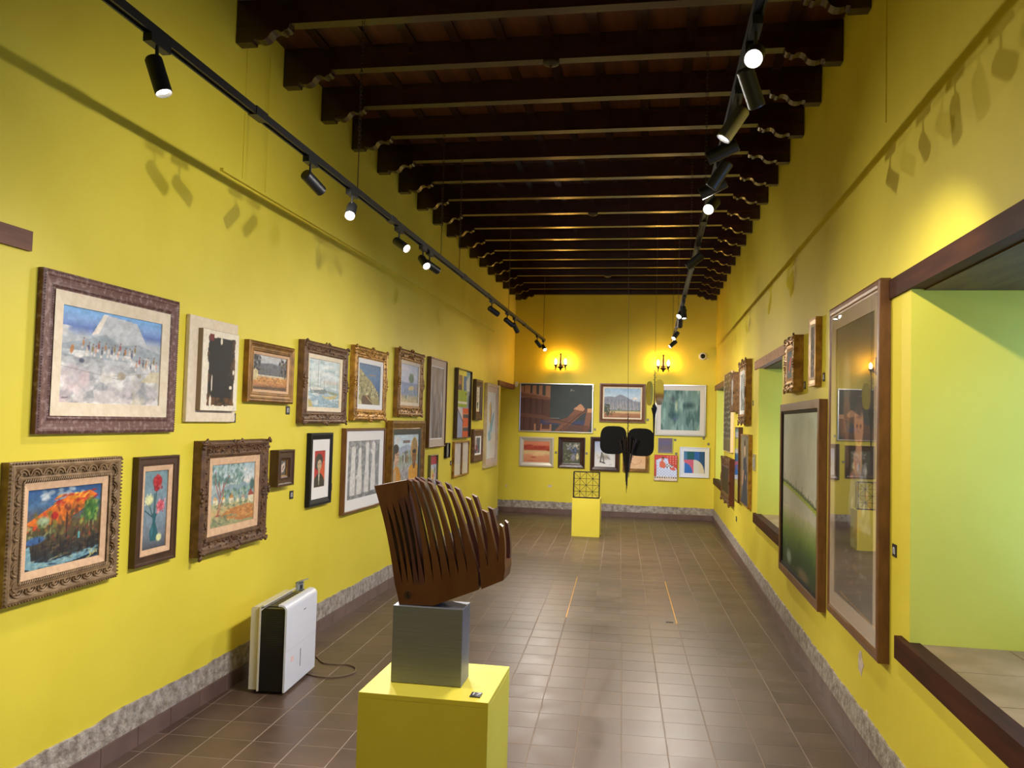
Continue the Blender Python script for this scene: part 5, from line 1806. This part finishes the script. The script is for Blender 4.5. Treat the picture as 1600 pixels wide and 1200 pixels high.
def p_arcs(c):
    c.a[:] = (44, 80, 116)
    c.rect(.16, 0, .5, .4, (32, 92, 92)).rect(.5, 0, .74, .4, (48, 96, 160)).rect(0, 0, .16, .4, (72, 120, 150))
    c.rect(0, .38, .5, 1, (206, 96, 116))
    d = np.sqrt(((c.U - .5) / .48) ** 2 + ((c.V - 1) / .62) ** 2)
    c.mixm(((d < 1) & (c.U >= .46)).astype(float), (214, 208, 190))
    c.mixm(((d < 1) & (c.U >= .46) & (c.U > .72)).astype(float), (222, 204, 160), .6)
    d2 = np.sqrt(((c.U - 0) / .42) ** 2 + ((c.V - 1) / .48) ** 2)
    c.mixm((d2 < 1).astype(float), (52, 108, 176))
    c.rect(0, .48, .04, 1, (230, 228, 226), .8)

def p_dusk(c):
    c.grad([(0, (206, 126, 92)), (.18, (200, 116, 84)), (.24, (176, 70, 46)), (.4, (160, 64, 44)), (.46, (206, 176, 120)), (.58, (214, 176, 128)), (.68, (206, 140, 100)), (1, (196, 130, 96))])
    c.blend(3, 6, (144, 50, 36), .5, .62, 4, .8, c.box(0, .18, 1, .46)).blend(3, 8, (226, 190, 140), .5, .64, 5, .7, c.box(0, .44, 1, .7))
    c.ell(.38, .77, .14, .05, (166, 70, 50), .7, .8).ell(.3, .93, .2, .03, (170, 84, 60), .7, .7)

def p_bouquet(c):
    c.a[:] = (84, 86, 70)
    c.tex(6, 6, .2, 2)
    c.dabs(30, .2, .05, .9, .4, [(206, 200, 190), (170, 166, 180), (150, 140, 120), (110, 116, 130)], .06, .05, .8)
    c.dabs(20, .4, .25, .8, .55, [(60, 76, 112), (44, 56, 84), (90, 104, 140)], .06, .04, .85)
    c.ell(.6, .72, .16, .2, (130, 126, 140), .4).ell(.84, .68, .1, .2, (196, 190, 150), .4)
    c.dabs(26, .02, .5, .5, .95, [(54, 62, 44), (90, 96, 70), (150, 150, 120), (206, 200, 150)], .05, .05, .7)
    c.tex(12, 14, .2, 4)

def p_horse(c):
    c.grad([(0, (160, 170, 200)), (.35, (186, 192, 206)), (.5, (206, 206, 204)), (1, (226, 220, 218))])
    c.blend(4, 4, (120, 130, 160), .52, .66, 3, .7, c.box(0, 0, .6, .5))
    c.ell(.5, .62, .3, .14, (130, 126, 120), .7, .8)
    for a, b, w2 in (((.35, .5), (.28, .82), .05), ((.3, .8), (.5, .86), .05), ((.4, .55), (.46, .84), .04), ((.6, .6), (.74, .7), .03), ((.35, .45), (.42, .6), .06)):
        c.line(*a, *b, w2, (64, 62, 62), .8)
    c.blend(6, 5, (170, 160, 130), .55, .66, 6, .5, c.box(0, .45, 1, .7))
    c.line(.72, .92, .84, .90, .01, (90, 90, 90))

def p_sketch(c):
    c.grad([(0, (110, 120, 84)), (.25, (150, 140, 100)), (.5, (222, 178, 130)), (1, (226, 186, 140))])
    c.ell(.35, .62, .4, .4, (228, 184, 138), .4).ell(.75, .55, .3, .34, (224, 176, 128), .5)
    for k in range(16):
        a = PI * (.15 + .8 * k / 16)
        c.line(.5 + .34 * math.cos(a), .55 + .3 * math.sin(a), .5 + .34 * math.cos(a + .2), .55 + .3 * math.sin(a + .2), .012, (176, 120, 84), .8)
    c.poly([(.6, .2), (1, .05), (1, .5), (.85, .4)], (120, 128, 84), .9)
    c.tex(6, 8, .06, 3)

# ---- left wall, upper row from the camera
picture('left', 2.859, 3.809, 1.497, 2.161, .028, 'large snowy coloured painting of salt workers in purple brown frame', p_salt, (150, 112),
        fw=.078, kind='scoop', fmat=PURP, liner=.052, lmat=CREAM, carve='ribs', cmat=PURP)
# board with raised canvas
t = thing('mounted_painting', (LW + .002, (3.911 + 4.415) / 2, 1.549), PI / 2, 'cream board carrying a raised canvas with burnt black shape', 'painting', 'pictures on the left wall')
w_, h_ = .504, .565
o = bevel_box(-w_ / 2, w_ / 2, -.024, 0, 0, h_, .004, CREAM, 'board', t)
cw, ch, cxo = .385, .44, .022
bevel_box(cxo - cw / 2, cxo + cw / 2, -.052, -.024, .062, .062 + ch, .002, mat('raw_canvas_edge', (150, 128, 98), rough=.9), 'stretcher', t)
cv = Cv(84, 96, cw / ch, (128, 128, 128), 3)
p_burnt(cv)
canvas_obj(cv, cw - .004, ch - .004, .062 + ch / 2, -.0525, t, xc=cxo)
picture('left', 4.537, 5.162, 1.672, 2.046, .042, 'small gilt framed ranch landscape with white wall and dark hills', p_ranch, (76, 60),
        fw=.068, kind='scoop', fmat=GOLD, liner=.012, lmat=PINKL, seed=4)
picture('left', 5.297, 6.112, 1.543, 2.125, .056, 'carved bronze framed painting of pale sailing boats in harbour', p_harbour, (90, 84),
        fw=.092, kind='scoop', fmat=BRZ, liner=.026, lmat=CREAM, carve='rococo', seed=5)
picture('left', 6.288, 7.104, 1.569, 2.183, .048, 'ornate bright gold framed painting of a cliff town over blue sea', p_cliff, (76, 80),
        fw=.10, kind='scoop', fmat=GOLDB, liner=.036, lmat=WHITEM, carve='rococo', seed=6)
picture('left', 7.433, 8.289, 1.616, 2.265, .052, 'ornate old gold framed painting of a lone green tree by water', p_lonetree, (70, 80),
        fw=.11, kind='scoop', fmat=GOLD, liner=.028, lmat=CREAM, carve='rococo', seed=7)
picture('left', 8.586, 9.311, 1.281, 2.277, .045, 'tall grey bark textured abstract in thin brown frame with beige mat', p_bark, (64, 110),
        fw=.014, kind='flat', fmat=MDBR, liner=.075, lmat=BEIGEM, liner2=.012, l2mat=WHITEM, seed=8)
picture('left', 9.847, 10.645, 1.359, 2.241, .05, 'bright collage painting of lime, orange and grey shapes', p_collage, (64, 96),
        fw=.014, kind='flat', fmat=DKBR, seed=9)
picture('left', 10.912, 11.352, 1.595, 2.157, .05, 'small brown framed still life of flowers in a dark green vase', p_redvase, (30, 46),
        fw=.10, kind='bevel', fmat=DKBR, seed=10)
picture('left', 11.684, 12.610, .899, 2.147, .05, 'tall pale blue abstract in washed wood frame beside the left opening', p_plume, (50, 110),
        fw=.045, kind='flat', fmat=SAND, liner=.08, lmat=BEIGEM, seed=11)
# ---- left wall, lower row
picture('left', 2.725, 3.388, .846, 1.391, .042, 'carved gilt framed fiery orange volcano landscape at the left edge', p_volcano, (140, 120),
        fw=.088, kind='scoop', fmat=GREYG, liner=.026, lmat=PINKL, carve='arches', seed=12)
picture('left', 3.520, 3.858, .857, 1.380, .032, 'narrow dark brown framed painting of carnations in a teal vase', p_carnation, (64, 120),
        fw=.050, kind='cassetta', fmat=DKBR, liner=.022, lmat=PINKL, seed=13)
picture('left', 4.036, 4.805, .825, 1.446, .062, 'carved bronze framed painting of village houses behind leaning tree', p_village, (120, 120),
        fw=.100, kind='scoop', fmat=BRZ, liner=.036, lmat=PINKL, carve='rococo', seed=14)
picture('left', 4.934, 5.174, 1.133, 1.369, .06, 'tiny dark still life in heavy bronze brown frame', p_cloth, (30, 30),
        fw=.062, kind='cassetta', fmat=DKBR, liner=.008, lmat=GOLD, seed=15)
picture('left', 5.495, 5.899, .947, 1.473, .035, 'black framed portrait of a dark haired person on red ground', p_portrait, (60, 80),
        fw=.052, kind='bevel', fmat=BLKF, liner=(.05, .078), lmat=WHITEM, seed=16)
picture('left', 6.154, 7.130, .819, 1.504, .04, 'wide picture of four white limb shapes on grey ground', p_limbs, (96, 88),
        fw=.02, kind='flat', fmat=MDBR, liner=.085, lmat=WHITEM, seed=17)
picture('left', 7.236, 8.342, .847, 1.572, .07, 'gold framed painting of two men, one wearing a feather headdress', p_twomen, (110, 100),
        fw=.085, kind='bevel', fmat=GOLD, liner=.05, lmat=DKIN, seed=18)
picture('left', 8.745, 9.070, .845, 1.196, .03, 'small bright canvas with red top band behind the wooden sculpture', p_kid, (30, 46),
        fw=.012, kind='flat', fmat=mat('olive_frame', (110, 104, 72), rough=.5), seed=19)
picture('left', 9.432, 9.616, 1.136, 1.314, .03, 'tiny grey double picture between the bark abstract and paper diptych', p_pair, (22, 26),
        fw=.008, kind='flat', fmat=BLKF, seed=20)
# paper diptych
t = thing('paper_diptych', (LW + .002, (9.835 + 10.68) / 2, .875), PI / 2, 'two pale paper sheets side by side in a thin gold frame', 'painting', 'pictures on the left wall')
w_, h_ = .845, .447
frame_mesh(w_, h_, profile('flat', .022, .03), h_ / 2).build('frame', GOLDB, t)
MB().box(-.022, .022, -.03, -.001, .02, h_ - .02).build('centre_bar', GOLD, t)
for sg, sd in ((-1, 3), (1, 8)):
    cv = Cv(24, 46, .9, (200, 200, 200), sd)
    p_paper(cv)
    canvas_obj(cv, w_ / 2 - .044, h_ - .044, h_ / 2, -.014, t, 'paper', sg * (w_ / 4 + .0))
picture('left', 10.885, 11.481, 1.016, 1.470, .05, 'small bronze framed picture of a standing figure by grey window', p_figure, (34, 40),
        fw=.10, kind='scoop', fmat=BRZ, liner=.02, lmat=WHITEM, seed=22)

# ---- right wall
picture('right', 12.086, 11.016, 1.258, 2.335, .04, 'black and white panel of scattered strokes with cream edges', p_glyphs, (64, 90),
        fw=.006, kind='flat', fmat=mat('cream_panel_edge', (222, 196, 160), rough=.8), ph=.9, seed=30)
picture('right', 10.795, 10.415, 1.783, 2.279, .07, 'small carved bronze frame hung beside the stroke panel', p_grey_l, (20, 40),
        fw=.09, kind='scoop', fmat=BRZ, carve='rococo', seed=31)
picture('right', 9.799, 9.108, 1.633, 2.338, .07, 'larger carved gilt frame next to the middle window niche', p_grey_l, (30, 50),
        fw=.11, kind='scoop', fmat=GOLD, liner=.04, lmat=WHITEM, carve='rococo', cmat=BRZ, seed=32)
picture('right', 6.489, 6.082, 1.865, 2.271, .07, 'ornate gold framed little painting of an orange parrot shape on blue', p_parrot, (44, 60),
        fw=.085, kind='scoop', fmat=GOLDB, liner=.02, lmat=PINKL, carve='rococo', cmat=GOLD, seed=33)
picture('right', 5.666, 5.443, 1.876, 2.319, .04, 'narrow gold framed black and white abstract above the meadow painting', p_scratch, (34, 76),
        fw=.045, kind='bevel', fmat=GOLDB, liner=.012, lmat=CREAM, seed=34)
picture('right', 6.791, 5.255, .491, 1.784, .05, 'large brown framed painting of a green meadow under pale sky', p_meadow, (110, 150),
        fw=.055, kind='flat', fmat=MDBR, liner=.022, lmat=BLKF, shallow=.5, seed=35)
picture('right', 4.995, 3.923, .561, 2.295, .05, 'tall glazed portrait of a pale lady in wide brown frame', p_lady, (90, 150),
        fw=.055, kind='round', fmat=MDBR, liner=.075, lmat=BEIGEM, glass=True, shallow=.5, seed=36)
picture('right', 11.997, 10.804, .585, 1.18, .07, 'carved brown frame with dark picture low beside the far niche', p_dark, (30, 40),
        fw=.13, kind='scoop', fmat=MARO, carve='rococo', cmat=BRZ, seed=37)
picture('right', 10.329, 9.919, .706, 1.595, .05, 'narrow glazed picture with painted back wall reflections in brown frame', p_reflection, (24, 80),
        fw=.02, kind='flat', fmat=DKBR, glass=True, seed=38)
picture('right', 9.777, 9.003, .729, 1.517, .04, 'portrait of a man in dark blue suit in thin gold frame', p_man, (40, 80),
        fw=.016, kind='flat', fmat=GOLDB, seed=39)
t = thing('switch_plate', (RW - .001, 8.757, 1.152), -PI / 2, 'small silver switch plate on the pier beside the middle niche', 'switch')
MB().box(-.085, .085, -.014, 0, 0, .17).build('plate', SILVER, t)
MB().box(-.05, .05, -.018, -.014, .035, .135).build('rocker', GRYP, t)

# ---- back wall
picture('back', -2.298, -1.0, 1.418, 2.275, .04, 'wide dark painting of a broken brown fence in silver frame', p_fence, (120, 84),
        fw=.018, kind='flat', fmat=SILVER, seed=40)
picture('back', -.891, -.105, 1.620, 2.291, .045, 'brown framed painting of grey mountains under blue sky', p_mountain, (80, 70),
        fw=.062, kind='bevel', fmat=MDBR, liner=.02, lmat=CREAM, seed=41)
picture('back', .064, .913, 1.415, 2.293, .04, 'silver framed green abstract with vertical rainy streaks', p_rain, (90, 90),
        fw=.024, kind='flat', fmat=SILVER, liner=.075, lmat=mat('cream_mat', (212, 202, 186), rough=.8), seed=42)
picture('back', .121, .368, 1.119, 1.376, .025, 'small square violet grey painting under the green abstract', p_violet, (30, 30),
        fw=.010, kind='flat', fmat=SVF, seed=43)
picture('back', .063, .453, .644, 1.086, .03, 'unframed red and blue canvas of a figure on checked cloth', p_checks, (60, 66),
        fw=.004, kind='flat', fmat=mat('raw_canvas_edge', (0, 0, 0)), ph=.9, seed=44)
picture('back', .485, .982, .716, 1.232, .03, 'white framed geometric print of blue, pink and cream arcs', p_arcs, (60, 60),
        fw=.016, kind='flat', fmat=WHF, liner=.058, lmat=WHITEM, seed=45)
picture('back', -2.278, -1.672, .809, 1.327, .03, 'orange sunset painting in wide pale silver frame', p_dusk, (60, 50),
        fw=.075, kind='bevel', fmat=SVF, seed=46)
picture('back', -1.592, -1.127, .805, 1.339, .04, 'dark mahogany framed blue and white bouquet painting', p_bouquet, (46, 54),
        fw=.082, kind='scoop', fmat=MAHO, seed=47)
picture('back', -1.033, -.528, .772, 1.359, .04, 'dark brown framed grey animal sketch half hidden by black wing', p_horse, (50, 56),
        fw=.075, kind='bevel', fmat=MAHO, seed=48)
picture('back', -.473, -.030, .780, 1.358, .04, 'gilt brown framed warm beige study behind the spiky hanging body', p_sketch, (46, 56),
        fw=.055, kind='bevel', fmat=GOLD, seed=49)

# ---- number plates on the walls
def wall_plate(wall, u, z, label, sz=.055):
    if wall == 'left':
        loc, rz = (LW + .001, u, z), PI / 2
    elif wall == 'right':
        loc, rz = (RW - .001, u, z), -PI / 2
    else:
        loc, rz = (u, DW - .001, z), 0
    t = thing('number_plate', loc, rz, label, 'number plate', 'number plates')
    MB().box(-sz / 2, sz / 2, -.004, 0, -sz / 2, sz / 2).build('plate', PLATE, t)
    mk = MB()
    mk.box(-sz * .22, -sz * .10, -.0048, -.004, -sz * .26, sz * .26)
    mk.box(sz * .02, sz * .24, -.0048, -.004, sz * .18, sz * .27)
    mk.box(sz * .14, sz * .24, -.0048, -.004, -sz * .27, sz * .27)
    mk.build('digits', DIG, t)
for u, z, lb in ((5.164, 1.63, 'black number plate below the gilt framed ranch landscape'), (4.44, 1.573, 'black number plate at the lower corner of the cream board'),
                 (3.405, 1.06, 'black number plate right of the fiery volcano painting'), (3.875, 1.053, 'black number plate right of the carnation painting'),
                 (5.272, 1.055, 'black number plate below the tiny bronze framed still life'), (5.96, 1.055, 'black number plate right of the red portrait'),
                 (9.774, 1.061, 'black number plate left of the paper diptych')):
    wall_plate('left', u, z, lb)
for u, z, lb in ((5.371, 1.926, 'black number plate right of the narrow black and white abstract'), (6.02, 1.904, 'black number plate beside the parrot painting'),
                 (8.982, 1.854, 'black number plate beside the larger carved gilt frame'), (3.845, 1.076, 'black number plate between tall portrait and near window niche')):
    wall_plate('right', u, z, lb)
for u, z, lb in ((-.964, 1.487, 'black number plate right of the broken fence painting'), (-.061, 1.677, 'black number plate right of the mountain painting'),
                 (.41, 1.345, 'black number plate right of the violet square'), (.885, 1.386, 'black number plate under the right corner of the green abstract'),
                 (.965, 1.291, 'black number plate above the arcs print'), (-1.634, 1.065, 'black number plate right of the orange sunset'),
                 (-1.098, 1.065, 'black number plate right of the bouquet painting'), (.43, 1.112, 'black number plate above the checked cloth canvas')):
    wall_plate('back', u, z, lb, .036)
